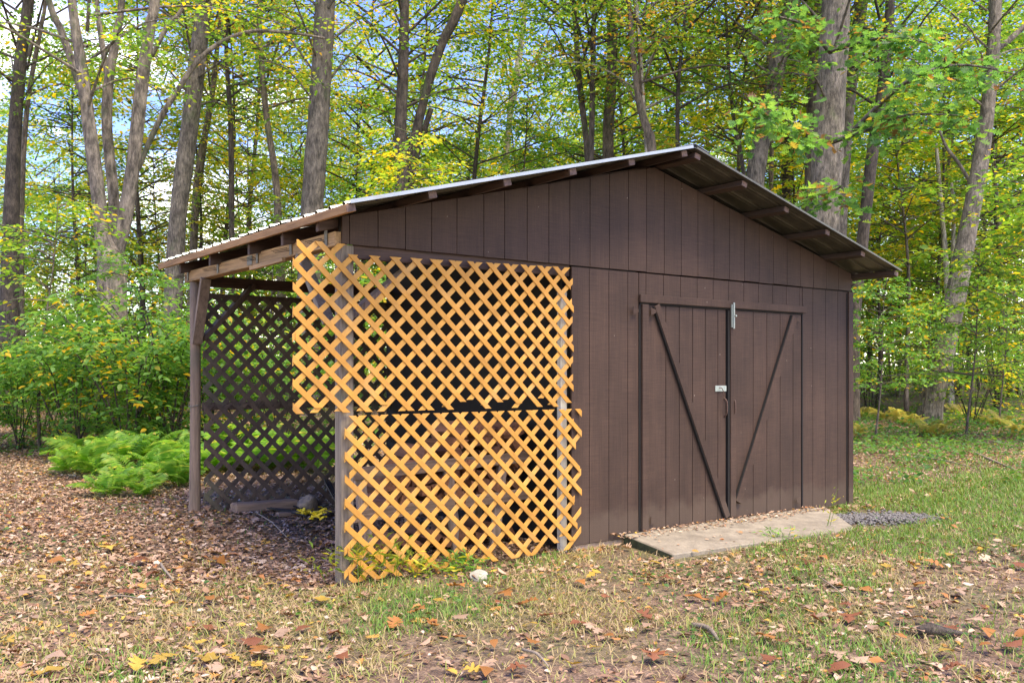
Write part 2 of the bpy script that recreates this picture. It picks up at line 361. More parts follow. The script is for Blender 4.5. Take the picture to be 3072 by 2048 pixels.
# ------------------------------------------------------------------ the shed
D_ = .2032; WID = 5.55; RID = 2.78; DEP = 2.88
def s_of(k): return (k + .25) * D_
def gab(s): return 2.967 - .245 * abs(s - RID)      # top of the gable siding
def sheet(s): return 3.04 - .2549 * abs(s - RID)    # underside of the roof sheets
shed = empty('shed', (0, 0, 0), 'brown wooden shed with ribbed metal roof, double door and open side bay', 'shed')
edges = [0.0] + [s_of(k) for k in range(27)] + [WID]
edges[7 - 1] += 0.022
GAP = .0022
wall_g = part('gable_wall', prism([(0.004, 2.125), (WID - .004, 2.125), (WID - .004, gab(WID) - .004), (RID, gab(RID) - .004), (.004, gab(0) - .004)], .006, .05), M['edge'], shed)
for i in range(len(edges) - 1):
    a, b = edges[i] + GAP, edges[i + 1] - GAP
    if i == 0: a = 0
    if b - a < .02: continue
    top = [(b, gab(b)), (a, gab(a))]
    if a < RID < b: top = [(b, gab(b)), (RID, gab(RID)), (a, gab(a))]
    z0 = 2.115 + random.uniform(-.002, .002)
    part('siding_board', prism([(a, z0), (b, z0)] + top, -.012, .006), M['paint'], wall_g, bevel=.0014)
DL, DM, DR, DT = 2.62, 3.69, 4.755, 1.865
wall_f = part('front_wall', join(box(1.925, DL - .03, .008, .10, .0, 2.115), box(DR + .03, WID - .004, .008, .10, .0, 2.115), box(DL - .03, DR + .03, .04, .10, DT + .002, 2.115), box(DL - .03, DR + .03, .06, .10, .0, DT)), M['edge'], shed)
fe = [1.90] + [e for e in edges if e > 1.98]
for i in range(len(fe) - 1):
    a, b = fe[i] + GAP, fe[i + 1] - GAP
    z1 = 2.104
    if b <= DL - .004 or a >= DR + .004: segs = [(a, b, 0.0)]
    elif a < DL < b: segs = [(a, DL - .012, 0.0), (DL - .0035, b, DT + .012)]
    elif a < DR < b: segs = [(a, DR + .0035, DT + .012), (DR + .012, b, 0.0)]
    else: segs = [(a, b, DT + .012)]
    for a2, b2, z0 in segs:
        if b2 - a2 > .012:
            part('siding_board', prism([(a2, z0 + random.uniform(0, .006)), (b2, z0 + random.uniform(0, .006)), (b2, z1), (a2, z1)], -.004, .008), M['paint'], wall_f, bevel=.0014)
part('corner_board', box(1.893, 1.965, -.020, -.0045, 0.0, 2.10), M['paint'], wall_f, bevel=.003)
part('corner_board', box(WID - .055, WID + .02, -.024, -.0045, -.01, 2.105), M['paint'], wall_f, bevel=.003)
part('corner_shade_strip', box(WID - .074, WID - .0565, -.008, -.0043, .0, 2.09), M['edge'], wall_f)  # shade line beside the corner board, painted as a black strip
part('side_wall', box(WID - .02, WID + .012, .012, DEP, 0, 2.27), M['paint'], shed)
part('back_wall', box(1.95, WID - .022, DEP - .05, DEP - .01, 0, 2.25), M['paint'], shed)
part('partition_wall', prism([(1.905, -.02), (1.945, -.02), (1.945, gab(1.945) - .03), (1.905, gab(1.905) - .03)], .104, DEP - .06), M['bay_shade'], shed)
part('foundation', box(1.93, WID - .05, .012, .16, -.25, -.003), M['found'], shed)
part('white_jamb', box(1.825, 1.888, .030, .075, -.05, 1.92), M['white'], shed, bevel=.003)

# doors
def door(a, b, left):
    me = bpy.data.meshes.new('d'); 
    core = part('door', box(a + .006, b - .006, .012, .045, .03, DT - .012), M['edge'], shed)
    n = 6 if left else 5; st = a + .085
    xs = [st] + [st + (b - .008 - st) * (k + (.35 if k else 0)) / (n - .0) for k in range(1, n)] + [b - .008]
    for i in range(len(xs) - 1):
        z0 = .028 + random.uniform(-.006, .006)
        part('siding_board', box(xs[i] + .0028, xs[i + 1] - .0028, -.004, .012, z0, DT - .014), M['paint'], core, bevel=.002)
    part('stile', box(a + .010, st - .004, -.030, .012, .03, DT - .012), M['paint'], core, bevel=.003)
    return core
dl = door(DL, DM - .012, True); dr = door(DM + .006, DR, False)
part('gap_shadow_strip', box(DM - .0115, DM + .0055, .02, .03, .02, DT - .01), M['edge'], dl)
def brace(core, p0, p1, w, flip):
    a, b = Vector((p0[0], 0, p0[1])), Vector((p1[0], 0, p1[1])); d = (b - a).normalized(); nrm = Vector((-d.z, 0, d.x)) * flip
    q = [a, b, b + nrm * w, a + nrm * w]
    if flip < 0: q = q[::-1]
    part('brace', prism([(p.x, p.z) for p in q], -.034, -.0045), M['paint'], core, bevel=.003)
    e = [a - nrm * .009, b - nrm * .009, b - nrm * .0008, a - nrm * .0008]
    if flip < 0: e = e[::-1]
    part('brace_shade_strip', prism([(p.x, p.z) for p in e], -.027, -.0046), M['edge'], core)  # the brace's shaded left side, painted as a thin black strip
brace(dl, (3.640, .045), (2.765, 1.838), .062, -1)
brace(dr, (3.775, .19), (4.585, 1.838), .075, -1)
part('stile_shade_strip', box(DM - .0108, DM + .0142, -.020, .011, .035, DT - .02), M['edge'], dr)  # black strip for the centre gap and the stile's shaded left side
part('door_lintel', box(DL - .012, DR + .035, -.030, -.0045, DT + .002, DT + .066), M['paint'], shed, bevel=.003)
part('door_lintel_shadow_gap', box(DL, DR + .01, -.012, .011, DT - .011, DT + .0012), M['edge'], shed)
part('door_jamb_gap', box(DL - .011, DL + .008, -.010, .0115, .0, DT - .013), M['edge'], shed)
part('door_jamb_gap', box(DR - .006, DR + .011, -.010, .0115, .0, DT - .013), M['edge'], shed)
# hardware
def hinge(core, x, z, dirn):
    part('strap_hinge', join(prism([(x, z - .032), (x + dirn * .06, z - .012), (x + dirn * .06, z + .012), (x, z + .032)][::dirn], -.0345, -.0305)), M['paint'], core)
hinge(dl, DL + .10, 1.80, 1); hinge(dl, DL - .10, 1.80, 1); hinge(dl, DL + .10, .12, 1)
hinge(dr, DR - .06, 1.80, -1); hinge(dr, DR - .06, .12, -1)
part('hasp_plate', box(3.525, 3.668, -.013, -.0048, 1.145, 1.195), M['zinc'], dl, bevel=.002)
part('hasp_hook', tube([(3.56, -.022, 1.178), (3.585, -.030, 1.176), (3.603, -.032, 1.15), (3.612, -.024, 1.10)], [.004] * 4, 6), M['rust'], dl)
def pull(core, x):
    pts, ra = smooth_line([(x, -.005, 1.085), (x, -.032, 1.06), (x, -.036, 1.0), (x, -.032, .955), (x, -.005, .925)], [.008, .006, .0065, .006, .008], 4)
    part('door_pull', tube(pts, ra, 7), M['rust'], core, True)
pull(dl, 3.648); pull(dr, 3.758)
bolt = part('barrel_bolt', join(box(3.705, 3.745, -.040, -.0308, 1.70, 1.90), tube([(3.725, -.048, 1.69), (3.725, -.048, 1.915)], [.008, .008], 8)), M['zinc'], dr)
part('bolt_knob', tube([(3.725, -.05, 1.80), (3.725, -.075, 1.80)], [.006, .008], 8), M['zinc'], bolt)

# posts, beams, braces of the open bay
part('post', box(0.0, .09, .004, .094, -.22, 2.112), M['post'], shed, bevel=.006)
bp, br_ = smooth_line([(-.005, 2.80, -.15), (0, 2.80, .5), (.004, 2.80, 1.2), (0, 2.8, 2.095)], [.052, .047, .045, .043], 4)
part('round_post', tube(bp, br_, 14, .03, 3), M['post_r'], shed, True)
part('wire_tie', tube([(.0 + .05 * math.cos(t * .7), 2.80 + .05 * math.sin(t * .7), 1.02 + .01 * math.sin(t)) for t in range(10)], [.005] * 10, 5), M['tie'], shed)
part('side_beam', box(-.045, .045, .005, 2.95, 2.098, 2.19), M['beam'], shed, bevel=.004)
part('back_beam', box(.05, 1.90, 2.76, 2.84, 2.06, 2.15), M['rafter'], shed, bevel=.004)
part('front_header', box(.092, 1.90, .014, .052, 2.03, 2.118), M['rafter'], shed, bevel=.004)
part('knee_brace', bar((-.01, 2.72, 1.56), (-.02, 2.46, 2.10), .04, .085, (1, 0, 0)), M['post_r'], shed, bevel=.003)
part('knee_brace', bar((.05, 2.74, 1.60), (.50, 2.74, 2.09), .04, .11, (0, 1, 0)), M['brace'], shed, bevel=.003)
part('knee_brace', bar((.06, .13, 1.62), (.66, .13, 2.09), .04, .09, (0, 1, 0)), M['rack'], shed, bevel=.003)
part('knee_brace', bar((-.01, .15, 1.62), (-.01, .58, 2.10), .04, .08, (1, 0, 0)), M['post'], shed, bevel=.003)
part('scab_board', bar((-.06, .75, 2.085), (-.06, 1.35, 2.078), .03, .03), M['beam'], shed, bevel=.003)
RY = [.075, .62, 1.22, 2.05, 2.80]
sl = math.atan(.2549)
for y in RY:
    for sgn in (-1, 1):
        e = RID + sgn * (RID + .13) if sgn > 0 else -.13
        zt = lambda s: sheet(s) - .052
        xa, xb = (e, RID - .002) if sgn < 0 else (RID + .002, WID + .13)
        h = .088
        if y < .1: h = .06
        part('rafter', prism([(xa, zt(xa) - h), (xb, zt(xb) - h), (xb, zt(xb)), (xa, zt(xa))], y - .02, y + .02), M['rafter'], shed, bevel=.003)
    tie = part('hurricane_tie', join(prism([(-.048, 2.11), (-.046, 2.11), (-.046, 2.235), (-.048, 2.235)], y + .025, y + .07),
         prism([(-.052, 2.11), (-.05, 2.11), (-.05, 2.19), (-.052, 2.19)], y + .02, y + .055)), M['tie'], shed)
    for q in range(3):
        part('nail', tube([(-.046, y + .05 + .03 * q, 2.14 + .012 * q), (-.13, y + .12 + .03 * q, 2.125 + .01 * q)], [.0025, .002], 5), M['edge'], shed)
part('tie_plate', box(-.0495, -.0465, 1.36, 1.46, 2.11, 2.18), M['tie'], shed)
Y0, Y1 = -.443, 3.31
for sgn in (-1, 1):
    for k in range(6):
        dxx = .08 + k * (2.93 - .08) / 5.0
        s = RID + sgn * dxx; z = sheet(s)
        d = Vector((1, 0, -.2549 * sgn)).normalized(); nn = Vector((.2549 * sgn, 0, 1)).normalized()
        c = Vector((s, 0, z)) - nn * .028
        m_ = M['fascia'] if (sgn < 0 and k == 5) else M['purlin']
        yy0 = Y0 + .045 + random.uniform(-.01, .01)
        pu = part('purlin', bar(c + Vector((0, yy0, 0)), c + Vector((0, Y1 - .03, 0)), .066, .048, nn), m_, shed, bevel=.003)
        part('cut_end', bar(c + Vector((0, yy0 - .004, 0)), c + Vector((0, yy0 - .0005, 0)), .060, .042, nn), M['cut'], pu)
# ribbed sheets
def roof_panel(sgn, ya, yb, lift):
    prof = []; y = ya; pitch = .198; rib = .016
    nr = max(1, round((yb - ya) / pitch)); pitch = (yb - ya) / nr
    prof.append((ya, 0)); 
    for i in range(nr):
        c = ya + (i + .5) * pitch
        prof += [(c - .05, 0), (c - .048, .003), (c - .03, .003), (c - .028, 0), (c - .021, 0), (c - .011, rib), (c + .011, rib), (c + .021, 0), (c + .03, .0), (c + .032, .003), (c + .05, .003), (c + .052, 0)]
    prof.append((yb, 0))
    V, F = [], []; steps = 9
    nn = Vector((.2549 * sgn, 0, 1)).normalized(); rng = random.Random(int(ya * 100) + sgn)
    for j in range(steps):
        s = RID + sgn * (.0 + 2.937 * j / (steps - 1)); wob = rng.uniform(-.003, .003) if 0 < j else 0
        for (y, h) in prof:
            V.append(Vector((s, y, sheet(s))) + nn * (h + lift + .0015 + wob))
    n = len(prof)
    for j in range(steps - 1):
        for i in range(n - 1):
            q = (j * n + i, j * n + i + 1, (j + 1) * n + i + 1, (j + 1) * n + i); F.append(q if sgn < 0 else q[::-1])
    o = part('roof_panel', (V, F), M['roof'], shed); o.data.materials.append(M['under'])
    sm = o.modifiers.new('s', 'SOLIDIFY'); sm.thickness = .002; sm.offset = 1; sm.material_offset = 1
for sgn in (-1, 1):
    ys = np.linspace(Y0, Y1, 5)
    for i in range(4): roof_panel(sgn, ys[i] - (.0 if i == 0 else .02), ys[i + 1], .0 + .0025 * (i % 2))
capv = []
for y in (Y0 - .004, Y1 + .004):
    for s, dz in ((RID - .16, .030), (RID, .034), (RID + .16, .030)): capv.append((s, y, sheet(s) + dz))
o = part('ridge_cap', (capv, [(0, 1, 4, 3), (1, 2, 5, 4)]), M['roof'], shed); sm = o.modifiers.new('s', 'SOLIDIFY'); sm.thickness = .003
for sgn in (-1,):
    p0 = Vector((RID - .02, Y0 - .002, sheet(RID) + .008)); p1 = Vector((-.165, Y0 - .002, sheet(-.165) + .006))
    part('rake_flashing', bar(p0, p1, .004, .022), M['roof'], shed)
p0 = Vector((RID + .02, Y0 - .002, sheet(RID) + .004)); p1 = Vector((WID + .165, Y0 - .002, sheet(WID + .165) + .002))
part('rake_flashing', bar(p0, p1, .004, .016), M['under'], shed)

# ------------------------------------------------------------------ lattice panels
def clip(poly, f):
    """keep the part of a convex polygon where f >= 0"""
    out = []
    for i in range(len(poly)):
        p, q = poly[i], poly[(i + 1) % len(poly)]; a, b = f(p), f(q)
        if a >= 0: out.append(p)
        if a * b < 0: t = a / (a - b); out.append((p[0] + (q[0] - p[0]) * t, p[1] + (q[1] - p[1]) * t))
    return out
def lattice(name, label, x0, x1, z0, z1, y, ph, mats, yfront, seed, w=.0350, px=.156, pz=.146, topf=None, bow=0.0, jag=.0, group=None, kill=()):
    rng = random.Random(seed)
    root = empty(name, ((x0 + x1) / 2, y, z0), label, 'lattice', group)
    topf = topf or (lambda x: z1)
    for layer, sg in ((0, -1), (1, 1)):         # layer 0: falling to the right, in front
        sl_ = sg * pz / px; L_ = math.hypot(px, pz); hw = w * L_ / px / 2    # half height of the lath measured upright
        n0 = int(-(x1 - x0) / px) - 12
        for k in range(n0, -n0 + 24):
            c0 = ph[layer] + k * pz                                         # z of the lath's centre line at x0
            jx0 = x0 + (rng.uniform(0, jag) if rng.random() < .35 else 0); jx1 = x1 - (rng.uniform(0, jag * 1.6) if rng.random() < .6 else 0)
            jz0 = z0 + (rng.uniform(0, jag * 2.2) if rng.random() < .45 else 0)
            ztop = topf(x0 + (2.05 - c0) / sl_)
            tilt = rng.uniform(-.004, .004)
            lz = lambda x: c0 + (sl_ + tilt) * (x - x0)
            poly = [(x0 - .5, lz(x0 - .5) - hw), (x1 + .5, lz(x1 + .5) - hw), (x1 + .5, lz(x1 + .5) + hw), (x0 - .5, lz(x0 - .5) + hw)]
            for f in (lambda p: p[0] - jx0, lambda p: jx1 - p[0], lambda p: p[1] - jz0, lambda p: ztop - p[1]):
                poly = clip(poly, f)
                if len(poly) < 3: break
            if len(poly) < 3: continue
            if max(p[0] for p in poly) - min(p[0] for p in poly) < .05: continue
            if (layer, k) in kill: continue
            yy = y if layer == 0 else y + .0075
            yb = yy + .007
            # cut into a few lengths so the lath can bow with the sheet
            V, F = prism(poly, yy, yb)
            if bow:
                V = [(a, b - bow * math.sin(math.pi * max(0, min(1, (a - x0) / (x1 - x0)))) * math.sin(math.pi * max(0, min(1, (c - z0) / (z1 - z0)))), c) for a, b, c in V]
            part('lath', (V, F), mats[layer], root, bevel=.0012)
    return root
def top_up(x): return 2.112 if x < .03 else 2.048 + .024 * min(1.9, x)
lattice('lattice_panel', 'orange lattice panel hanging past the corner post, upper of the two on the open bay', -.335, 1.905, 1.055, 2.10, -.028, (1.10, 1.075), (M['lath'], M['lath2']), True, 5, topf=top_up, jag=.03)
lattice('lattice_panel', 'orange lattice panel standing on the ground, lower of the two on the open bay', .005, 1.975, -.015, 1.035, -.040, (.06, .035), (M['lath'], M['lath2']), True, 9, jag=.05)
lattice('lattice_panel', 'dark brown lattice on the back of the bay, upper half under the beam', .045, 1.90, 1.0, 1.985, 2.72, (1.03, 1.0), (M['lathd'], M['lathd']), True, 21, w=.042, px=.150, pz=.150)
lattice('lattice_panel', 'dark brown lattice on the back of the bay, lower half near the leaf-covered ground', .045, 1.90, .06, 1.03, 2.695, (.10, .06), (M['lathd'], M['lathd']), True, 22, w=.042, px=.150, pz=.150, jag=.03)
part('lattice_rail', box(.05, 1.90, 2.737, 2.775, 1.955, 2.0), M['brace'], shed, bevel=.003)
part('lattice_rail', box(.05, 1.90, 2.737, 2.775, .98, 1.05), M['brace'], shed, bevel=.003)

# ------------------------------------------------------------------ firewood rack and logs in the bay
rack = empty('firewood_rack', (1.05, .7, 0), 'weathered timber firewood rack behind the lower orange lattice', 'rack')
for s, y in ((.36, .46), (1.09, .46), (1.60, .46), (.95, .86), (1.70, .86)):
    part('leg', bar((s, y, .64), (s + (.09 if s < 1.5 else -.08), y, tz(s, y) - .02), .08, .035, (0, 1, 0)), M['rack'], rack, bevel=.003)
for y in (.425, .895):
    for z in (.62, .33):
        part('rail', bar((.30 if y < .6 else .85, y, z - .01), (1.82, y, z + .03), .032, .085), M['rackx'], rack, bevel=.003)
for i, s in enumerate((.98, 1.24, 1.5)): part('cross_piece', bar((s, .445, .30), (s, .875, .30), .07, .035), M['rack'], rack, bevel=.003)
rngl = random.Random(3)
def log_mesh(i):
    r = random.Random(i); n = r.choice((3, 4, 5, 4)); rr = r.uniform(.045, .07); a0 = r.random() * 6.28; Ln = r.uniform(.38, .46)
    ang = sorted(a0 + 6.28 * (k + r.uniform(-.25, .25)) / n for k in range(n))
    V = []
    for y in (-Ln / 2, 0, Ln / 2):
        for a in ang: V.append((rr * math.cos(a) * r.uniform(.9, 1.1), y, rr * math.sin(a) * r.uniform(.9, 1.1)))
    F = [tuple(range(n - 1, -1, -1)), tuple(2 * n + k for k in range(n))]
    for j in range(2):
        for k in range(n): F.append((j * n + k, j * n + (k + 1) % n, (j + 1) * n + (k + 1) % n, (j + 1) * n + k))
    me = bpy.data.meshes.new('log'); me.from_pydata(V, [], [f[::-1] for f in F]); me.materials.append(M['log']); me.update(); return me
LM = [log_mesh(i) for i in range(9)]
for layer in range(7):
    z = .37 + layer * .082
    xa = .62 + (0 if layer < 3 else .16 * (layer - 2)); xb = 1.80
    x = xa + (.05 if layer % 2 else 0)
    while x < xb:
        if layer > 2 and rngl.random() < .12: x += .1; continue
        o = link('log', rngl.choice(LM), None, None, (x, .66 + rngl.uniform(-.04, .04), z + rngl.uniform(-.008, .008)))
        o.rotation_euler = (rngl.uniform(-.05, .05), rngl.random() * 6.28, rngl.uniform(-.10, .10))
        tag(o, 'reddish split firewood log stacked on the rack behind the lattice', 'log', 'split logs stacked on the rack')
        x += rngl.uniform(.098, .118)
for i in range(9):
    x = .55 + i * .14
    o = link('log', LM[i % 9], None, None, (x, .66, .06 + .045 * (i % 2))); o.rotation_euler = (0, i * 1.3, .1 * math.sin(i))
    tag(o, 'reddish split firewood log lying on the ground under the rack', 'log', 'split logs under the rack')

# ------------------------------------------------------------------ odds and ends in and around the bay
def lump(name, loc, r, seed, mat, sub=3, amp=.22, rot=0):
    bm = bmesh.new(); bmesh.ops.create_icosphere(bm, subdivisions=sub, radius=1); rg = random.Random(seed)
    ph = [(Vector((rg.uniform(-1, 1), rg.uniform(-1, 1), rg.uniform(-1, 1))).normalized(), rg.uniform(.55, .85)) for _ in range(9)]
    for v in bm.verts:
        p = v.co.copy(); k = 1
        for d, h in ph:
            t = p.dot(d)
            if t > h: p -= d * (t - h) * .85
        p *= 1 + amp * .3 * (math.sin(p.x * 5 + seed) * math.sin(p.y * 6 + seed) + rg.uniform(-.15, .15))
        v.co = Vector((p.x * r[0], p.y * r[1], p.z * r[2]))
    me = bpy.data.meshes.new(name); bm.to_mesh(me); bm.free()
    o = link(name, me, None, mat, loc); o.rotation_euler = (0, 0, rot); return o
def ground_at(u, v):
    z = 0.0
    for _ in range(12):
        Z = (CZ - z) * FPX / (v * K - HOR); p = at(u, v, Z); z = .5 * z + .5 * tz(p.x, p.y)
    return Vector((p.x, p.y, tz(p.x, p.y)))
sx, sy = .93, 2.50; tag(lump('stone_block', (sx, sy, tz(sx, sy) + .07), (.12, .10, .095), 4, M['stoneb'], rot=.5), 'rounded grey-brown stone block beside the black stakes in the bay', 'stone')
tag(part('timber', bar((.25, 2.57, tz(.25, 2.57) + .04), (.85, 2.60, tz(.85, 2.6) + .06), .13, .09), M['rackx'], None, bevel=.015), 'old flat timber lying along the foot of the back lattice', 'timber')
tag(part('timber', bar((.55, 2.32, tz(.5, 2.3) + .02), (1.15, 2.36, tz(1.1, 2.3) + .03), .07, .035), M['rackx'], None, bevel=.004), 'thin weathered board lying in front of the stone block', 'board')
rs = random.Random(11)
for i in range(9):
    x, y = 1.07 + .018 * (i % 4) + rs.uniform(-.01, .01), 2.30 + .02 * (i // 4)
    z = tz(x, y); tag(part('fence_stake', tube([(x + .04, y - .14, z + .005), (x - .02, y + .12, z + .30 + rs.uniform(-.03, .03))], [.007, .007], 6), M['rod']), 'short black stake leaning in a bundle against the stone block', 'stake', 'black stakes bundled by the stone')
for i, (u0, v0, u1, v1) in enumerate([(525, 1163, 700, 1190), (535, 1160, 705, 1196), (640, 1165, 735, 1192), (560, 1172, 690, 1185), (690, 1225, 765, 1185), (650, 1150, 725, 1198), (700, 1195, 755, 1165)]):
    a, b = ground_at(u0, v0), ground_at(u1, v1)
    a.z += .035 + .012 * (i % 3); b.z += .03 + .012 * (i % 2)
    st = part('fence_stake', tube([a, (a + b) / 2 + Vector((0, 0, .004)), b], [.008] * 3, 6), M['rod'])
    tag(st, 'long black rod lying on the leaves under the open bay', 'stake', 'long black rods on the ground')
    if i in (0, 2, 4):
        c = b if i != 4 else (a + b) / 2
        part('insulator', join(*[bar(c + Vector((rs.uniform(-.06, .06), rs.uniform(-.05, .05), rs.uniform(.0, .04))), c + Vector((rs.uniform(-.08, .08), rs.uniform(-.06, .06), rs.uniform(.02, .07))), .022, .014) for _ in range(7)]), M['yellow'], st)
rope = [ground_at(690 + 8 * i, 1180 + 6 * math.sin(i * .9)) + Vector((0, 0, .045)) for i in range(10)]
tag(part('twine', tube(rope, [.006] * 10, 6), M['yellow']), 'yellow twine trailing over the black rods', 'twine')

slab = [(2.42, -.035), (2.30, -.66), (4.40, -.80), (4.98, -.12), (4.80, -.035)]
zs = lambda x, y: -.012 + .055 * (1 + y / .8)
V = [(x, y, zs(x, y)) for x, y in slab] + [(x, y, -.22) for x, y in slab]
tag(part('door_slab', (V, [(0, 1, 2, 3, 4), (9, 8, 7, 6, 5)] + [(i, i + 5, (i + 1) % 5 + 5, (i + 1) % 5) for i in range(5)]), M['concrete'], None, bevel=.008), 'sloping worn concrete slab in front of the double door', 'slab')
part('mossy_edge', ([(2.4145, -.035, .03), (2.2945, -.655, -.012), (2.2945, -.655, -.2), (2.4145, -.035, -.2), (2.418, -.035, .03), (2.298, -.655, -.012), (2.298, -.655, -.2), (2.418, -.035, -.2)], list(BF)), M['mossc'], bpy.data.objects['door_slab'])
p = ground_at(1098, 1330); tag(lump('rock', (p.x, p.y, p.z + .01), (.085, .06, .055), 8, M['stone'], rot=.4), 'pale lichen-covered rock in the grass before the orange lattice', 'rock')
p = ground_at(738, 1372); tag(lump('rock', (p.x, p.y, p.z), (.055, .04, .035), 12, M['moss_stone']), 'small mossy green rock near the corner post', 'rock')
p = ground_at(2165, 1468); tag(part('branch_piece', tube([p + Vector((-.06, .10, .03)), p + Vector((-.02, .05, .05)), p + Vector((.03, 0, .03)), p + Vector((.12, -.04, .02))], [.022, .03, .024, .01], 8, .15, 3), M['bark_dark'], None, True), 'short dark broken branch lying on the grass', 'branch')
p = ground_at(2230, 1030)
for i, (u0, v0, u1, v1, r_) in enumerate([(585, 1180, 660, 1240, .006), (370, 1300, 400, 1340, .010), (1590, 1443, 1650, 1478, .014), (1200, 1500, 1260, 1540, .008), (1880, 1330, 1960, 1400, .005), (2235, 1040, 2340, 1085, .02), (2130, 1055, 2230, 1075, .012), (2090, 1060, 2150, 1030, .010), (700, 1395, 770, 1380, .007), (240, 1380, 340, 1385, .006)]):
    a, b = ground_at(u0, v0), ground_at(u1, v1); a.z += .02; b.z += .02; c = (a + b) / 2 + Vector((rs.uniform(-.04, .04), rs.uniform(-.04, .04), .015))
    pts, ra = smooth_line([a, c, b], [r_, r_ * .9, r_ * .5], 4)
    tag(part('fallen_twig', tube(pts, ra, 6, .1, i), M['twig'], None, True), 'dry pale twig lying on the forest clearing floor', 'twig', 'fallen twigs on the ground')

# gravel patch: pebbles
rg = np.random.RandomState(4)
def pebbles():
    bm = bmesh.new(); bmesh.ops.create_icosphere(bm, subdivisions=1, radius=1)
    bv = np.array([v.co[:] for v in bm.verts]); bf = np.array([[v.index for v in f.verts] for f in bm.faces]); bm.free()
    n = 1100; a = rg.rand(n) * 6.283; q = np.sqrt(rg.rand(n))
    x = 5.02 + q * .50 * np.cos(a) + .1 * rg.randn(n); y = -.62 + q * .27 * np.sin(a) + .06 * rg.randn(n) - .25 * (q * np.cos(a)); 
    z = terrain(x, y) + .012 + .03 * (1 - q); s = rg.uniform(.008, .020, n)
    V = (bv[None] * rg.uniform(.7, 1.2, (n, 12, 1)) * s[:, None, None] * np.array([1, 1, .75])) + np.stack([x, y, z], -1)[:, None]
    F = bf[None] + (np.arange(n) * 12)[:, None, None]
    me = mesh_fast('gravel', V.reshape(-1, 3), F.reshape(-1, 3))
    o = link('gravel', me, None, M['gravel']); tag(o, 'patch of grey gravel at the right corner of the shed', 'gravel', kind='stuff')
pebbles()

# ------------------------------------------------------------------ leaf geometry
T_R = (np.array([(0, 0, 0), (.45, .5, .10), (1, 0, -.05), (.45, -.5, .10)], float), np.array([(0, 3, 2), (0, 2, 1)]))
T_O = (np.array([(0, 0, 0), (.25, .38, .06), (.6, .40, .07), (1, 0, -.10), (.6, -.40, .07), (.25, -.38, .06), (.45, 0, .0)], float), np.array([(0, 6, 1), (1, 6, 2), (2, 6, 3), (3, 6, 4), (4, 6, 5), (5, 6, 0)]))
def lobed(outline, curl):
    pts = [(u, v) for u, v in outline]; n = len(pts)
    V = [(u, v, curl * (abs(v) * 1.2 + .35 * (u - .5) ** 2)) for u, v in pts] + [(.25, 0, 0), (.55, 0, -.02 * 0), (.8, 0, 0)]
    F = []
    mid = lambda u: n if u < .4 else (n + 1 if u < .7 else n + 2)
    for i in range(n):
        j = (i + 1) % n; a, b = mid(pts[i][0]), mid(pts[j][0])
        F.append((a, i, j))
        if a != b: F.append((a, j, b))
    return np.array(V, float), np.array(F)
half_oak = [(0, .015), (.10, .06), (.18, .20), (.26, .10), (.36, .34), (.42, .30), (.46, .12), (.58, .42), (.66, .36), (.66, .13), (.80, .26), (.86, .20), (.86, .08), (1, .0)]
oak_o = half_oak + [(u, -v) for u, v in half_oak[-2::-1]]
half_map = [(0, .01), (.12, .10), (.05, .32), (.20, .30), (.34, .62), (.42, .44), (.52, .42), (.52, .18), (.70, .28), (.78, .14), (1, 0)]
map_o = half_map + [(u, -v) for u, v in half_map[-2::-1]]
T_OAK = lobed(oak_o, .30); T_MAP = lobed(map_o, .22)
def leaves(P, D, N, L, Wd, tm, r, curl=None):
    tv, tf = tm; n = len(P); k = len(tv)
    D = D / np.linalg.norm(D, axis=1, keepdims=True); Sd = np.cross(N, D); Sd /= np.linalg.norm(Sd, axis=1, keepdims=True) + 1e-9; Nn = np.cross(D, Sd)
    w = tv[None, :, 2] * (curl[:, None] if curl is not None else 1)
    V = P[:, None] + (tv[None, :, 0] * L[:, None])[..., None] * D[:, None] + (tv[None, :, 1] * Wd[:, None])[..., None] * Sd[:, None] + (w * L[:, None])[..., None] * Nn[:, None]
    F = tf[None] + (np.arange(n) * k)[:, None, None]
    return V.reshape(-1, 3), F.reshape(-1, 3), np.repeat(r, k)
def cat(parts_):
    V, F, r = [], [], []; o = 0
    for v, f, q in parts_: V.append(v); F.append(f + o); r.append(q); o += len(v)
    return np.concatenate(V), np.concatenate(F), np.concatenate(r)

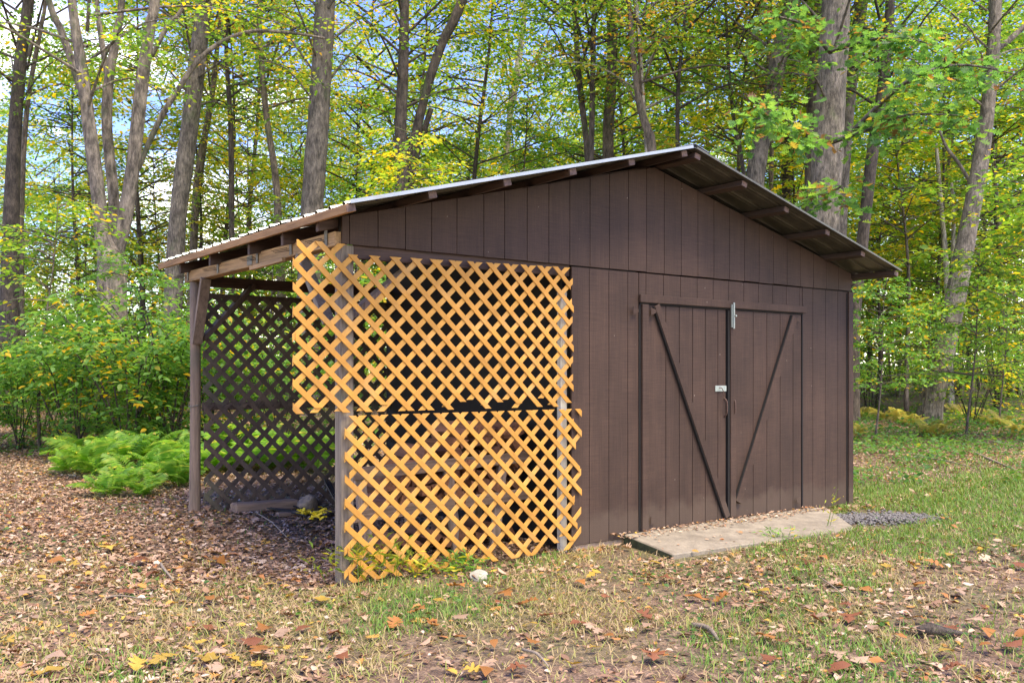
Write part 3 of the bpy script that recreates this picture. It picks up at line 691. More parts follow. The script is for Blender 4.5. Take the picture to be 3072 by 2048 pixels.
class Crown:
    """sprays of leaves on twigs, collected for one crown"""
    def __init__(s, seed): s.rs = np.random.RandomState(seed); s.B = []; s.D = []; s.L = []; s.tw = []
    def add(s, base, d, ln): s.B.append(base); s.D.append(d); s.L.append(ln)
    def foliage(s, name, nl, leaf, tm, flat=.35, wid=.62, droop=.18):
        rs = s.rs; B = np.array(s.B, float); D = np.array(s.D, float); Ln = np.array(s.L, float); m = len(B)
        D /= np.linalg.norm(D, axis=1, keepdims=True)
        tone = np.clip(rs.normal(0, .20, m), -.4, .4)
        up = np.array([0, 0, 1.0]); side = np.cross(D, up); side /= np.linalg.norm(side, axis=1, keepdims=True) + 1e-6
        t = (np.arange(nl) + .6) / nl; t = t[None] + rs.uniform(-.03, .03, (m, nl))
        P = B[:, None] + D[:, None] * (Ln[:, None] * t)[..., None]; P[..., 2] -= droop * Ln[:, None] * t ** 2
        sg = np.where(np.arange(nl) % 2 == 0, 1, -1)[None] * np.ones((m, 1))
        an = rs.uniform(.5, 1.25, (m, nl))
        LD = D[:, None] * np.cos(an)[..., None] + side[:, None] * (np.sin(an) * sg)[..., None] + rs.normal(0, .22, (m, nl, 3)); LD[..., 2] -= .18
        P = P + side[:, None] * (sg * rs.uniform(0, .10, (m, nl)) * Ln[:, None])[..., None] + rs.normal(0, .03, (m, nl, 3))
        N = up + rs.normal(0, flat, (m, nl, 3))
        n = m * nl; L = leaf * rs.uniform(.6, 1.2, n)
        r = np.clip(rs.beta(1.6, 1.8, (m, nl)) + tone[:, None], 0, 1).reshape(-1)
        V, F, r = leaves(P.reshape(-1, 3), LD.reshape(-1, 3), N.reshape(-1, 3), L, L * wid, tm, r)
        return mesh_fast(name, V, F, r)
    def limbs(s, name, extra=()):
        vf = join(*[tube(p, r, 4, 0, 0, False) for p, r in s.tw], *extra)
        me = bpy.data.meshes.new(name); me.from_pydata([tuple(v) for v in vf[0]], [], vf[1])
        for p in me.polygons: p.use_smooth = True
        me.update(); return me

def tall_crown(seed, rad=3.2, h=9.0, nl_=20, limbs=20, leaf=.13, per=9):
    c = Crown(seed); rs = c.rs
    for i in range(limbs):
        z0 = h * (i + .2) / limbs * .8; a = i * 2.4 + rs.uniform(-.5, .5); rr = rad * (.45 + .75 * math.sin(math.pi * min(1, .12 + .9 * i / limbs))) * rs.uniform(.6, 1.1)
        tip = np.array([rr * math.cos(a), rr * math.sin(a), z0 + rs.uniform(.3, 2.0)]); b = np.array([0, 0, z0])
        mid = b * .5 + tip * .5 + np.array([0, 0, .3])
        pts, ra = smooth_line([b, mid, tip], [.030, .018, .006], 3); c.tw.append((pts, ra))
        for j in range(per):
            t = .3 + .7 * (j + rs.rand()) / per
            q = np.array(pts[min(len(pts) - 1, int(t * (len(pts) - 1)))]) + rs.normal(0, .12, 3)
            d = np.array([math.cos(a), math.sin(a), 0]) * .6 + rs.normal(0, .7, 3); d[2] = rs.uniform(-.35, .35)
            c.add(q, d, rs.uniform(.7, 1.5))
    me = c.foliage('crown', nl_, leaf, T_R, .45)
    return me, c.limbs('limbs')
def understory(seed, h=6.0, rad=1.9, n=70, nl_=18, leaf=.10, z_lo=.9, tm=T_R, lean=.4):
    """a slender young tree: returns trunk, limbs and leaf meshes in local coordinates"""
    c = Crown(seed); rs = c.rs
    lx, ly = rs.uniform(-lean, lean, 2)
    axis = lambda z: np.array([lx * (z / h) ** 1.5 + .06 * math.sin(z * 1.3 + seed), ly * (z / h) ** 1.5 + .06 * math.cos(z * 1.1 + seed), z])
    zz = np.linspace(-.15, h, 14); r0 = .012 * h * .62
    trunk = tube([axis(z) if z > 0 else np.array([axis(.01)[0], axis(.01)[1], z]) for z in zz], [max(.006, r0 * (1 - z / h * .9)) for z in zz], 7, .06, seed)
    for i in range(n):
        f = rs.rand() ** .85; z = z_lo + (h - z_lo) * f; a = rs.rand() * 6.283; q = rad * (1.05 - .72 * f ** 1.6) * rs.uniform(.25, 1.0)
        b = axis(z); tip = b + np.array([q * math.cos(a), q * math.sin(a), rs.uniform(-.05, .45) * q])
        if q > .3: c.tw.append(([b, (b + tip) / 2 + np.array([0, 0, .06]), tip], [.014, .009, .004]))
        for j in range(3):
            t = rs.uniform(.35, 1.0); d = np.array([math.cos(a + rs.uniform(-.9, .9)), math.sin(a + rs.uniform(-.9, .9)), rs.uniform(-.25, .2)])
            c.add(b * (1 - t) + tip * t, d, rs.uniform(.45, .95))
    tr = bpy.data.meshes.new('trunk'); tr.from_pydata([tuple(v) for v in trunk[0]], [], trunk[1])
    for p in tr.polygons: p.use_smooth = True
    return tr, c.limbs('limbs'), c.foliage('crown', nl_, leaf, tm, .32)
def shrub_mesh(seed, h=1.9, rad=1.1, n=80, nl_=14, leaf=.085, tm=T_R):
    c = Crown(seed); rs = c.rs; stems = []
    for i in range(9):
        a = i * .7 + rs.rand(); q = rad * rs.uniform(.4, 1.0); tip = np.array([q * math.cos(a), q * math.sin(a), h * rs.uniform(.6, 1.0)])
        pts, ra = smooth_line([(rs.uniform(-.1, .1), rs.uniform(-.1, .1), -.1), tip * .5 + np.array([0, 0, h * .18]), tip], [.014, .010, .004], 4); c.tw.append((pts, ra))
        for j in range(n // 9):
            t = .2 + .8 * rs.rand(); q_ = np.array(pts[int(t * (len(pts) - 1))]) + rs.normal(0, .10, 3); q_[2] = max(.06, q_[2])
            an = a + rs.uniform(-1.5, 1.5); c.add(q_, np.array([math.cos(an), math.sin(an), rs.uniform(-.3, .25)]), rs.uniform(.35, .75))
    return c.limbs('stems'), c.foliage('foliage', nl_, leaf, tm, .30, .58)

def put(name, me, parent, mat, loc=(0, 0, 0), rotz=0, sc=1.0):
    o = bpy.data.objects.new(name, me); COL.objects.link(o); o.parent = parent; o.location = loc; o.rotation_euler = (0, 0, rotz); o.scale = (sc, sc, sc)
    if len(me.materials) == 0: me.materials.append(mat)
    o.material_slots[0].link = 'OBJECT'; o.material_slots[0].material = mat
    return o

# ------------------------------------------------------------------ trees with measured trunks
CROWNS = [tall_crown(100 + i, rad=3.0 + .3 * (i % 3), h=6.2 + .6 * (i % 2), limbs=19, per=9, nl_=25, leaf=.10) for i in range(4)]
rt = random.Random(5)
def tree(label, stems, Z, bark, leafm, crown_z=None, group=None, sc=1.0, name='tree', crown=True, extra=0):
    """stems: lists of (u, v, width) along sight lines at distance Z, the first list rooted in the ground"""
    vfs = []; base = None; top = None
    for si, st in enumerate(stems):
        zz = Z + (.35 * si if si else 0)
        pts = [at(u, v, zz) for u, v, w in st]; rad = [w * K / FPX * zz / 2 for u, v, w in st]
        if si == 0:
            d = pts[0] - pts[1]; g = tz(pts[0].x, pts[0].y)
            if pts[0].z > g:
                k = min(.35, math.hypot(d.x, d.y) / max(.01, abs(d.z))); hd = Vector((d.x, d.y, 0)); hd = hd.normalized() if hd.length > 0 else hd
                q = pts[0] + hd * k * (pts[0].z - g) * .6
                base = Vector((q.x, q.y, tz(q.x, q.y)))
                pts = [base + Vector((0, 0, -.3)), base + Vector((0, 0, .25))] + pts; rad = [rad[0] * 1.45, rad[0] * 1.18] + rad
            else:
                base = Vector((pts[0].x, pts[0].y, g)); pts = [base + Vector((0, 0, -.3))] + pts; rad = [rad[0] * 1.3] + rad
        d = (pts[-1] - pts[-2]); d.z = max(d.z, .1); d.normalize(); d = (d + Vector((0, 0, .6))).normalized()
        if st[-1][1] <= 5:                      # runs on above the picture
            pts += [pts[-1] + d * 2.5, pts[-1] + d * 6 + Vector((0, 0, 1.5))]; rad += [rad[-1] * .85, rad[-1] * .35]
        P_, R_ = smooth_line(pts, rad, 6)
        vfs.append(tube(P_, R_, 14, .045, si + int(Z * 10)))
        if si == 0: top = P_[-1]; mids = P_
    root = empty(name, base, label, 'tree', group)
    part('trunk', join(*vfs), bark, root, True)
    if crown:
        cz = max(0 * (crown_z or 0), CZ + (HOR / FPX) * Z * .70)
        ax = min(mids, key=lambda p: abs(p.z - cz)); cm, lm = rt.choice(CROWNS); rz = rt.random() * 6.28
        lo = Vector((ax.x, ax.y, cz)) - base
        put('limbs', lm, root, bark, lo, rz, sc); put('crown', cm, root, leafm, lo, rz, sc)
    return root
B, LF = M, M
tree('pale grey many-stemmed tree forking low, left of the open bay', [
    [(258, 690, 66), (256, 610, 64), (235, 540, 34), (226, 450, 32), (206, 300, 30), (190, 170, 26), (165, 0, 20)],
    [(258, 620, 30), (283, 520, 34), (303, 400, 31), (325, 200, 29), (345, 60, 25), (356, 0, 23)],
    [(255, 590, 24), (262, 470, 24), (246, 300, 24), (250, 190, 22), (268, 80, 18), (280, 0, 15)],
    [(200, 260, 16), (175, 170, 18), (140, 70, 16), (112, 0, 14)],
    [(252, 215, 14), (236, 110, 13), (222, 0, 11)],
    [(318, 390, 10), (350, 310, 13), (400, 220, 13), (470, 125, 11), (560, 76, 9), (650, 74, 7), (745, 88, 5)],
    [(348, 130, 10), (385, 60, 12), (430, 0, 9)]], 15.5, M['bark_pale'], M['lf_mixed'], 6.6)
tree('dark straight tree beside a thin one at the edge of the woods', [[(22, 760, 44), (22, 650, 40), (32, 350, 30), (48, 130, 26), (66, 0, 24)]], 19, M['bark_dark'], M['lf_green'], 7.4)
tree('thin dark tree growing close against a thicker dark trunk', [[(50, 770, 15), (48, 500, 14), (62, 250, 11), (95, 60, 9), (105, 0, 8)]], 20, M['bark_mid'], M['lf_mixed'], 8)
tree('tall pale leaning tree standing behind the many-stemmed tree', [[(402, 600, 40), (412, 470, 38), (432, 320, 40), (452, 150, 38), (470, 0, 36)]], 20, M['bark_grey'], M['lf_mixed'], 8.2)
tree('slim mossy tree pair leaning behind the pale leaning tree', [[(445, 560, 18), (455, 400, 16), (482, 250, 13), (500, 100, 10), (505, 0, 9)], [(448, 520, 12), (470, 330, 11), (490, 200, 8)]], 23, M['bark_mid'], M['lf_green'], 9)
tree('thick grey-barked tree rising behind the left roof edge', [[(716, 520, 52), (722, 400, 50), (735, 220, 48), (748, 0, 44)]], 18, M['bark_grey'], M['lf_mixed'], 7.4)
tree('thin dark tree with rusty leaves left of the thick grey-barked tree', [[(640, 520, 18), (632, 400, 15), (610, 250, 14), (596, 60, 11), (598, 0, 10)]], 21, M['bark_mid'], M['lf_rust'], 6.5)
tree('narrow straight sapling trunk between two larger pale trees', [[(532, 520, 13), (530, 300, 12), (520, 120, 9), (522, 0, 8)]], 22, M['bark_dark'], M['lf_rust'], 7.5)
tree('dark upright tree with a leaning stem from the same root, behind the roof', [[(922, 420, 30), (920, 300, 28), (926, 150, 25), (930, 0, 20)], [(930, 420, 18), (952, 320, 22), (982, 200, 20), (1015, 100, 22), (1062, 0, 22)], [(946, 400, 12), (968, 320, 14), (990, 250, 12)]], 19, M['bark_dark'], M['lf_yellow'], 6.2)
tree('short-visible whitish trunk among yellow foliage behind the roof slope', [[(1168, 300, 13), (1178, 230, 16), (1190, 150, 15), (1202, 60, 12), (1205, 0, 10)]], 27, M['bark_white'], M['lf_yellow'], 9)
tree('dark slender tree of a close pair behind the ridge', [[(1352, 400, 15), (1344, 300, 14), (1330, 180, 14), (1322, 60, 12), (1318, 0, 10)]], 20, M['bark_dark'], M['lf_green'], 8)
tree('very straight dark slender tree touching its leaning neighbour behind the ridge', [[(1358, 400, 13), (1360, 250, 13), (1364, 60, 11), (1366, 0, 10)]], 19.5, M['bark_dark'], M['lf_mixed'], 7.8)
tree('mossy brown tree wrapped in leaves right of the dark pair', [[(1396, 400, 27), (1398, 280, 25), (1406, 150, 25), (1404, 0, 22)]], 21, M['bark_mid'], M['lf_green'], 7.6)
tree('curved brown tree bending up from behind the ridge', [[(1500, 370, 22), (1490, 310, 20), (1470, 240, 17), (1455, 130, 13), (1445, 0, 10)]], 18, M['bark_mid'], M['lf_rust'], 7.8)
tree('whitish slim tree beside the curved brown tree', [[(1486, 350, 10), (1478, 250, 11), (1470, 130, 11), (1462, 0, 9)]], 18.8, M['bark_white'], M['lf_mixed'], 8)
tree('pencil-thin dark tree standing alone above the ridge', [[(1556, 380, 10), (1558, 200, 9), (1576, 0, 7)]], 19, M['bark_dark'], M['lf_rust'], 8)
tree('grey furrowed tree leaning right, behind the right roof slope', [[(1730, 470, 42), (1742, 360, 42), (1772, 220, 40), (1795, 100, 38), (1820, 0, 34)]], 19, M['bark_grey'], M['lf_green'], 8)
tree('very thick pale furrowed oak rising behind the right roof slope', [[(1890, 560, 74), (1893, 480, 70), (1900, 360, 70), (1910, 200, 66), (1920, 0, 62)]], 17, M['bark_grey'], M['lf_oak'], 7.6)
tree('brown trunk half hidden on the near side of the thick oak', [[(1862, 560, 30), (1864, 400, 30), (1868, 200, 28), (1878, 0, 28)]], 19.5, M['bark_mid'], M['lf_mixed'], 8.5)
tree('tall tree leaning away on the far side of the thick oak', [[(1930, 500, 32), (1940, 330, 32), (1958, 150, 30), (1980, 0, 28)]], 20, M['bark_grey'], M['lf_green'], 8.4)
tree('dark mossy tree leaning right beside the eave corner', [[(1958, 860, 32), (1962, 720, 30), (1980, 560, 27), (2002, 370, 26), (2030, 180, 24), (2045, 0, 20)]], 18, M['bark_dark'], M['lf_mixed'], 8)
tree('bent grey tree leaning over the fern patch on the right', [[(2132, 975, 62), (2142, 920, 52), (2165, 820, 46), (2192, 700, 46), (2225, 520, 40), (2252, 370, 36), (2274, 200, 30), (2288, 0, 26)], [(2240, 440, 9), (2205, 380, 8), (2175, 340, 7), (2158, 300, 5)], [(2285, 115, 16), (2315, 95, 14), (2352, 62, 12), (2420, 10, 10)]], 19.5, M['bark_grey'], M['lf_green'], 8)
tree('slim forked stems standing just left of the bent grey tree', [[(2180, 780, 13), (2172, 600, 12), (2160, 450, 10), (2150, 330, 7)], [(2184, 700, 10), (2190, 520, 9), (2186, 420, 6)]], 23, M['bark_white'], M['lf_fresh'], 7)
tree('dark tree behind the eave with its crown hidden by oak leaves', [[(1806, 480, 22), (1812, 330, 22), (1822, 150, 20), (1830, 0, 18)]], 24, M['bark_dark'], M['lf_mixed'], 8.8)
tree('thin tree between the furrowed leaning tree and the oak', [[(1770, 480, 10), (1772, 330, 10), (1765, 150, 9), (1768, 0, 8)]], 22, M['bark_mid'], M['lf_green'], 9)
tree('thin reddish-leaved tree swaying left of the furrowed leaning tree', [[(1708, 400, 9), (1690, 300, 9), (1675, 180, 8), (1668, 40, 6), (1666, 0, 6)]], 20, M['bark_dark'], M['lf_rust'], 8)

# ------------------------------------------------------------------ background forest: slender trees, understory, shrubs
US = [understory(300 + i, h=5.5 + (i % 4) * .9, rad=1.7 + .25 * (i % 3), n=84, nl_=22, leaf=.09) for i in range(6)]
def young(label, u, Z, mat, bark, sc=1.0, group=None, k=None, name='young_tree'):
    x, y = w2((u * K - 1536) / FPX * Z, Z); tr, lm, cr = US[k if k is not None else rt.randrange(6)]; rz = rt.random() * 6.28
    r = empty(name, (x, y, tz(x, y)), label, 'tree', group)
    put('trunk', tr, r, bark, (0, 0, 0), rz, sc); put('limbs', lm, r, bark, (0, 0, 0), rz, sc); put('crown', cr, r, mat, (0, 0, 0), rz, sc)
    return r
GRP = 'young trees filling the woods behind the shed'
def hid(x, y): return -1.2 < x < 6.6 and -1.5 < y < 4.6
LMK = [(20, 'the dark straight tree'), (258, 'the many-stemmed tree'), (405, 'the pale leaning tree'), (530, 'the narrow sapling trunk'), (720, 'the thick grey-barked tree'), (925, 'the dark forked tree'), (1180, 'the short whitish trunk'), (1355, 'the close dark pair'), (1495, 'the curved brown tree'), (1735, 'the furrowed leaning tree'), (1893, 'the thick oak'), (1970, 'the dark mossy tree'), (2170, 'the bent grey tree')]
def where(u):
    if u < LMK[0][0]: return 'beyond ' + LMK[0][1]
    if u > LMK[-1][0]: return 'past ' + LMK[-1][1]
    for (a, n1), (b, n2) in zip(LMK, LMK[1:]):
        if a <= u <= b: return 'between %s and %s' % (n1, n2)
mats = ['lf_green', 'lf_fresh', 'lf_mixed', 'lf_yellow', 'lf_green', 'lf_mixed', 'lf_green']
CN = {'lf_green': 'green', 'lf_fresh': 'light green', 'lf_mixed': 'yellow-green', 'lf_yellow': 'yellow'}
for i in range(112):
    u = -120 + 2560 * ((i * .618034) % 1.0); Z = 23 + 21 * ((i * .7548) % 1.0) ** 1.1
    x, y = w2((u * K - 1536) / FPX * Z, Z)
    mk = mats[int(vn(x, y, 6, 77) * 8.9) % 7] if rt.random() < .75 else rt.choice(mats)
    if u < 680 and rt.random() < .3: continue
    young('%s young tree %s' % (CN[mk], where(u)), u, Z, M[mk], rt.choice([M['bark_mid'], M['bark_dark']]), rt.uniform(.9, 1.9), '%s young trees %s' % (CN[mk], where(u)))
# slender tall trees farther in, copies of one trunk
def slim_trunk(seed):
    r = random.Random(seed); z = np.linspace(-.4, 17, 16); a, b = r.uniform(-.9, .9), r.uniform(-.9, .9)
    v = tube([(a * (t / 17) ** 1.4 + .08 * math.sin(t * .8 + seed), b * (t / 17) ** 1.4 + .08 * math.cos(t * .6 + seed), t) for t in z], [.15 * (1 - .75 * max(0, t) / 17) * (1.25 if t < .3 else 1) for t in z], 9, .05, seed)
    me = bpy.data.meshes.new('trunk'); me.from_pydata([tuple(p) for p in v[0]], [], v[1])
    for p in me.polygons: p.use_smooth = True
    return me
SLM = [slim_trunk(i) for i in range(5)]
for i in range(48):
    u = -150 + 2650 * ((i * .618034 + .31) % 1.0); Z = 24 + 30 * ((i * .5698 + .2) % 1.0)
    x, y = w2((u * K - 1536) / FPX * Z, Z)
    mk = rt.choice(['lf_mixed', 'lf_green', 'lf_yellow', 'lf_mixed']); bk = rt.choice([M['bark_mid'], M['bark_dark'], M['bark_grey']])
    if u < 680 and i % 2: continue
    r = empty('tree', (x, y, tz(x, y)), 'tall slim tree, %s crown, %s' % (CN[mk], where(u)), 'tree', 'tall slim %s trees %s' % (CN[mk], where(u)))
    rz = rt.random() * 6.28; sc = rt.uniform(.7, 1.3); put('trunk', rt.choice(SLM), r, bk, (0, 0, 0), rz, sc)
    cm, lm = rt.choice(CROWNS); cz = rt.uniform(4, 9)
    put('limbs', lm, r, bk, (0, 0, cz), rz, 1.15); put('crown', cm, r, M[mk], (0, 0, cz), rz, 1.15)
# shrubs
SH = [shrub_mesh(500 + i, h=1.5 + .35 * (i % 3), rad=1.0 + .15 * (i % 2)) for i in range(4)]
def shrub(label, u, Z, mat, sc=1.0, group=None, me=None):
    x, y = w2((u * K - 1536) / FPX * Z, Z); st, fo = me or rt.choice(SH); rz = rt.random() * 6.28
    r = empty('shrub', (x, y, tz(x, y)), label, 'shrub', group); put('stems', st, r, M['bark_dark'], (0, 0, 0), rz, sc); put('foliage', fo, r, mat, (0, 0, 0), rz, sc); return r
for i in range(70):
    u = -150 + 2650 * ((i * .618034 + .11) % 1.0); Z = 15.5 + 26 * ((i * .7548 + .4) % 1.0) ** 1.3
    x, y = w2((u * K - 1536) / FPX * Z, Z)
    if hid(x, y) or 830 < u < 1900: continue
    mk = rt.choice(['lf_green', 'lf_green', 'lf_mixed', 'lf_fresh'])
    shrub('%s waist-high shrub %s' % (CN[mk], where(u)), u, Z, M[mk], rt.uniform(.7, 1.3), '%s shrubs %s' % (CN[mk], where(u)))

# ------------------------------------------------------------------ near vegetation
NB = [shrub_mesh(600 + i, h=2.1, rad=1.25, n=190, nl_=13, leaf=.105, tm=T_O) for i in range(3)]
for i, (u, Z, sc) in enumerate([(40, 12.6, .70), (170, 12.2, .88), (290, 11.8, 1.02), (390, 12.4, 1.10), (100, 14.5, .95), (330, 13.8, 1.18), (-90, 12.0, .95), (230, 14.8, .8), (470, 13.6, .9), (560, 14.2, .95), (640, 13.4, .8)]):
    shrub('bright green broad-leaved bush with yellow leaves beside the back round post' if u < 500 else 'green bush seen through the dark back lattice', u, Z, M['lf_fresh'], sc, 'broad-leaved bushes left of the shed' if u < 500 else 'bushes behind the lattice', NB[i % 3])
NU = [understory(700 + i, h=h_, rad=r_, n=n_, nl_=14, leaf=.125, z_lo=zl, tm=T_O, lean=.5) for i, (h_, r_, n_, zl) in enumerate([(4.2, 1.5, 48, 1.4), (5.2, 1.7, 60, 1.8), (6.2, 1.9, 64, 2.4), (4.4, 1.7, 26, 2.4)])]
def nyoung(label, u, Z, mat, sc, k, group=None):
    x, y = w2((u * K - 1536) / FPX * Z, Z); tr, lm, cr = NU[k]; rz = rt.random() * 6.28
    r = empty('young_tree', (x, y, tz(x, y)), label, 'tree', group)
    put('trunk', tr, r, M['bark_mid'], (0, 0, 0), rz, sc); put('limbs', lm, r, M['bark_mid'], (0, 0, 0), rz, sc); put('crown', cr, r, mat, (0, 0, 0), rz, sc)
nyoung('thin-leaved sapling rising out of the broad-leaved bushes', 340, 13.2, M['lf_fresh'], .62, 3)
nyoung('young maple with pale green and orange leaves before the dark straight tree', 95, 12.4, M['lf_mixed'], .78, 3)
nyoung('young maple with big bright green leaves just behind the left roof edge', 800, 14.6, M['lf_fresh'], .80, 0)
nyoung('young broad-leaved tree behind the shed left of the thick grey-barked tree', 610, 19.5, M['lf_green'], .85, 1)
nyoung('golden broad-leaved young tree beside the dark forked tree', 985, 17.2, M['lf_yellow'], .88, 2)
nyoung('young tree with mixed golden and green leaves behind the roof slope', 1240, 18.5, M['lf_mixed'], .95, 1)
nyoung('dusty dark-leaved sapling behind the ridge', 1590, 19.0, M['lf_rust'], .95, 2)
nyoung('light green sapling beside the right end of the shed', 2010, 14.5, M['lf_fresh'], .62, 0)
nyoung('spreading green sapling with crooked dark stems near the bent grey tree', 2225, 15.5, M['lf_green'], .75, 0)
nyoung('low light-green sapling in front of the slim forked stems', 2120, 18.8, M['lf_fresh'], .6, 0)
nyoung('leafy low sapling beside the yellowed ferns', 2300, 17.8, M['lf_fresh'], .68, 0)
nyoung('yellow-green young tree right of the bent grey tree', 2390, 15.0, M['lf_mixed'], 1.0, 1)
nyoung('tall yellow-green young tree past the eave corner', 2090, 22.5, M['lf_mixed'], 1.35, 2)
# the oak's low branch across the thick trunk
def oak_branch():
    c = Crown(900); rs_ = c.rs
    for line in ([(1905, 120, 16.4), (1985, 95, 15.4), (2060, 85, 14.8), (2130, 100, 14.2)], [(1900, 330, 16.2), (1840, 290, 14.6), (1780, 270, 13.8), (1730, 275, 13.4)], [(1900, 330, 16.2), (1990, 300, 14.8), (2080, 265, 14.0), (2200, 265, 13.5)], [(1960, 300, 15), (2080, 190, 14), (2200, 150, 13.6), (2330, 170, 13.4)], [(1895, 480, 16.2), (1900, 450, 15.0), (1930, 430, 14.4)], [(1905, 120, 16.4), (1850, 60, 15.6), (1790, 40, 15)]):
        pts, ra = smooth_line([at(*q) for q in line], [.045, .03, .02, .008][:len(line)], 6); c.tw.append((pts, ra))
        for p in pts[4:]:
            for j in range(3):
                a = rs_.rand() * 6.28; c.add(np.array(p) + rs_.normal(0, .13, 3), np.array([math.cos(a), math.sin(a), rs_.uniform(-.5, .2)]), rs_.uniform(.3, .6))
    b = at(1895, 560, 16.2); root = [o for o in bpy.data.objects if o.get('label', '').startswith('very thick pale furrowed oak')][0]
    off = -Vector(root.location); put('branch', c.limbs('branch'), root, M['bark_grey'], off); put('low_foliage', c.foliage('low_foliage', 7, .165, T_OAK, .5, 1.0, .3), root, M['lf_oak'], off)
oak_branch()

# ferns
def frond_mesh(seed, ln=.75):
    rs_ = np.random.RandomState(seed); n = 20; P, D, N, L = [], [], [], []
    pts = []
    for i in range(n + 1):
        t = i / n; pts.append(np.array([ln * (.9 * t), 0, ln * (.75 * t - .62 * t * t)]))
    for i in range(3, n):
        t = i / n; w = ln * .34 * math.sin(math.pi * min(1, .12 + t * .86)) ** .8
        ax = pts[i + 1] - pts[i - 1]; ax /= np.linalg.norm(ax)
        for sg in (-1, 1):
            d = np.array([0, sg, 0]) * .93 + ax * .36 + rs_.normal(0, .04, 3); d[2] -= .18
            P.append(pts[i]); D.append(d); N.append(np.array([0, 0, 1.0]) + rs_.normal(0, .12, 3)); L.append(w)
    P, D, N, L = map(np.array, (P, D, N, L))
    a = leaves(P, D, N, L, np.full(len(L), ln * .052), T_R, np.clip(rs_.normal(.45, .22, len(L)), 0, 1))
    st = tube(pts, [.004 * (1 - .8 * i / n) for i in range(n + 1)], 3, 0, 0, False)
    sv = np.array([tuple(p) for p in st[0]]); sf = np.array([(f[0], f[1], f[2]) for f in st[1]] + [(f[0], f[2], f[3]) for f in st[1]])
    return mesh_fast('frond', *cat([a, (sv, sf, np.full(len(sv), .3))]))
FR = [frond_mesh(i, .62 + .08 * i) for i in range(4)]
def fern(label, x, y, mat, sc, group, n=10):
    r = empty('fern', (x, y, tz(x, y)), label, 'fern', group)
    for k in range(n):
        o = put('frond', rt.choice(FR), r, mat, (0, 0, 0), k * 6.28 / n + rt.uniform(-.3, .3), sc * rt.uniform(.75, 1.15)); o.rotation_euler = (rt.uniform(-.3, .3), rt.uniform(-.85, -.05), o.rotation_euler.z)
for u, v, sc in [(215, 1095, .7), (275, 1080, .75), (335, 1065, .8), (395, 1075, .8), (310, 1110, .6), (410, 1118, .62), (250, 1140, .5), (180, 1060, .6), (370, 1035, .8), (365, 1105, .65), (290, 1045, .75), (425, 1090, .7), (235, 1062, .6), (330, 1140, .45), (160, 1085, .5)]:
    p = ground_at(u, v); fern('bright green fern at the edge of the leaf litter by the round post', p.x, p.y, M['lf_fern'], sc, 'ferns beside the back round post', 11)
for i in range(7):
    p = ground_at(500 + i * 38, 1085 - 6 * (i % 3)); x, y = p.x, p.y
    if y < 3.0: y = 3.0 + .2 * (i % 3)
    fern('green fern growing close behind the dark back lattice', x, y, M['lf_fern'], .9, 'ferns behind the lattice', 9)
for i in range(16):
    u = 1965 + 400 * ((i * .618) % 1.0); Z = 15.5 + 8.5 * ((i * .755) % 1.0); x, y = w2((u * K - 1536) / FPX * Z, Z)
    fern('yellowed fern in the fern patch around the bent grey tree', x, y, M['lf_fern_y'], .55, 'yellowed ferns around the bent tree', 7)
# weeds at the foot of the lattice
def weed(label, p, n, h, mat, leaf=.07, seed=0, spread=.12, group=None):
    c = Crown(seed); rs_ = c.rs; p = Vector(p)
    for i in range(n):
        a = rs_.rand() * 6.28; b = np.array([rs_.normal(0, spread), rs_.normal(0, spread * .6), -.01]); tip = b + np.array([math.cos(a) * .10, math.sin(a) * .10, h * rs_.uniform(.5, 1.1)])
        c.tw.append(([b, (b + tip) / 2 + np.array([0, 0, .02]), tip], [.0025, .002, .001])); c.add(b * .6 + tip * .4, tip - b, h * .6)
    r = empty('weed', p, label, 'weed', group); put('stems', c.limbs('stems'), r, mat); put('leaves', c.foliage('leaves', 9, leaf, T_R, .6, .22, .1), r, mat)
M['weedm'] = m_leaf('weed_leaf', [(0, (.13, .22, .03)), (.5, (.26, .32, .04)), (1, (.55, .45, .05))], .35)
weed('yellow-green grassy weed clump at the foot of the corner post', ground_at(848, 1336), 26, .26, M['weedm'], .085, 1, .13)
weed('small yellow-green weed growing through the lower lattice', ground_at(985, 1322), 10, .16, M['weedm'], .08, 2, .09)
weed('low green weed sprouting under the middle of the lower lattice', ground_at(1080, 1314), 12, .14, M['lf_fresh'], .07, 3, .07)
weed('single tall weed stalk rising beside the concrete slab', ground_at(1898, 1215), 3, .34, M['weedm'], .05, 4, .02)
weed('small green weed on the edge of the concrete slab', ground_at(1790, 1243), 9, .10, M['lf_fresh'], .05, 5, .05)

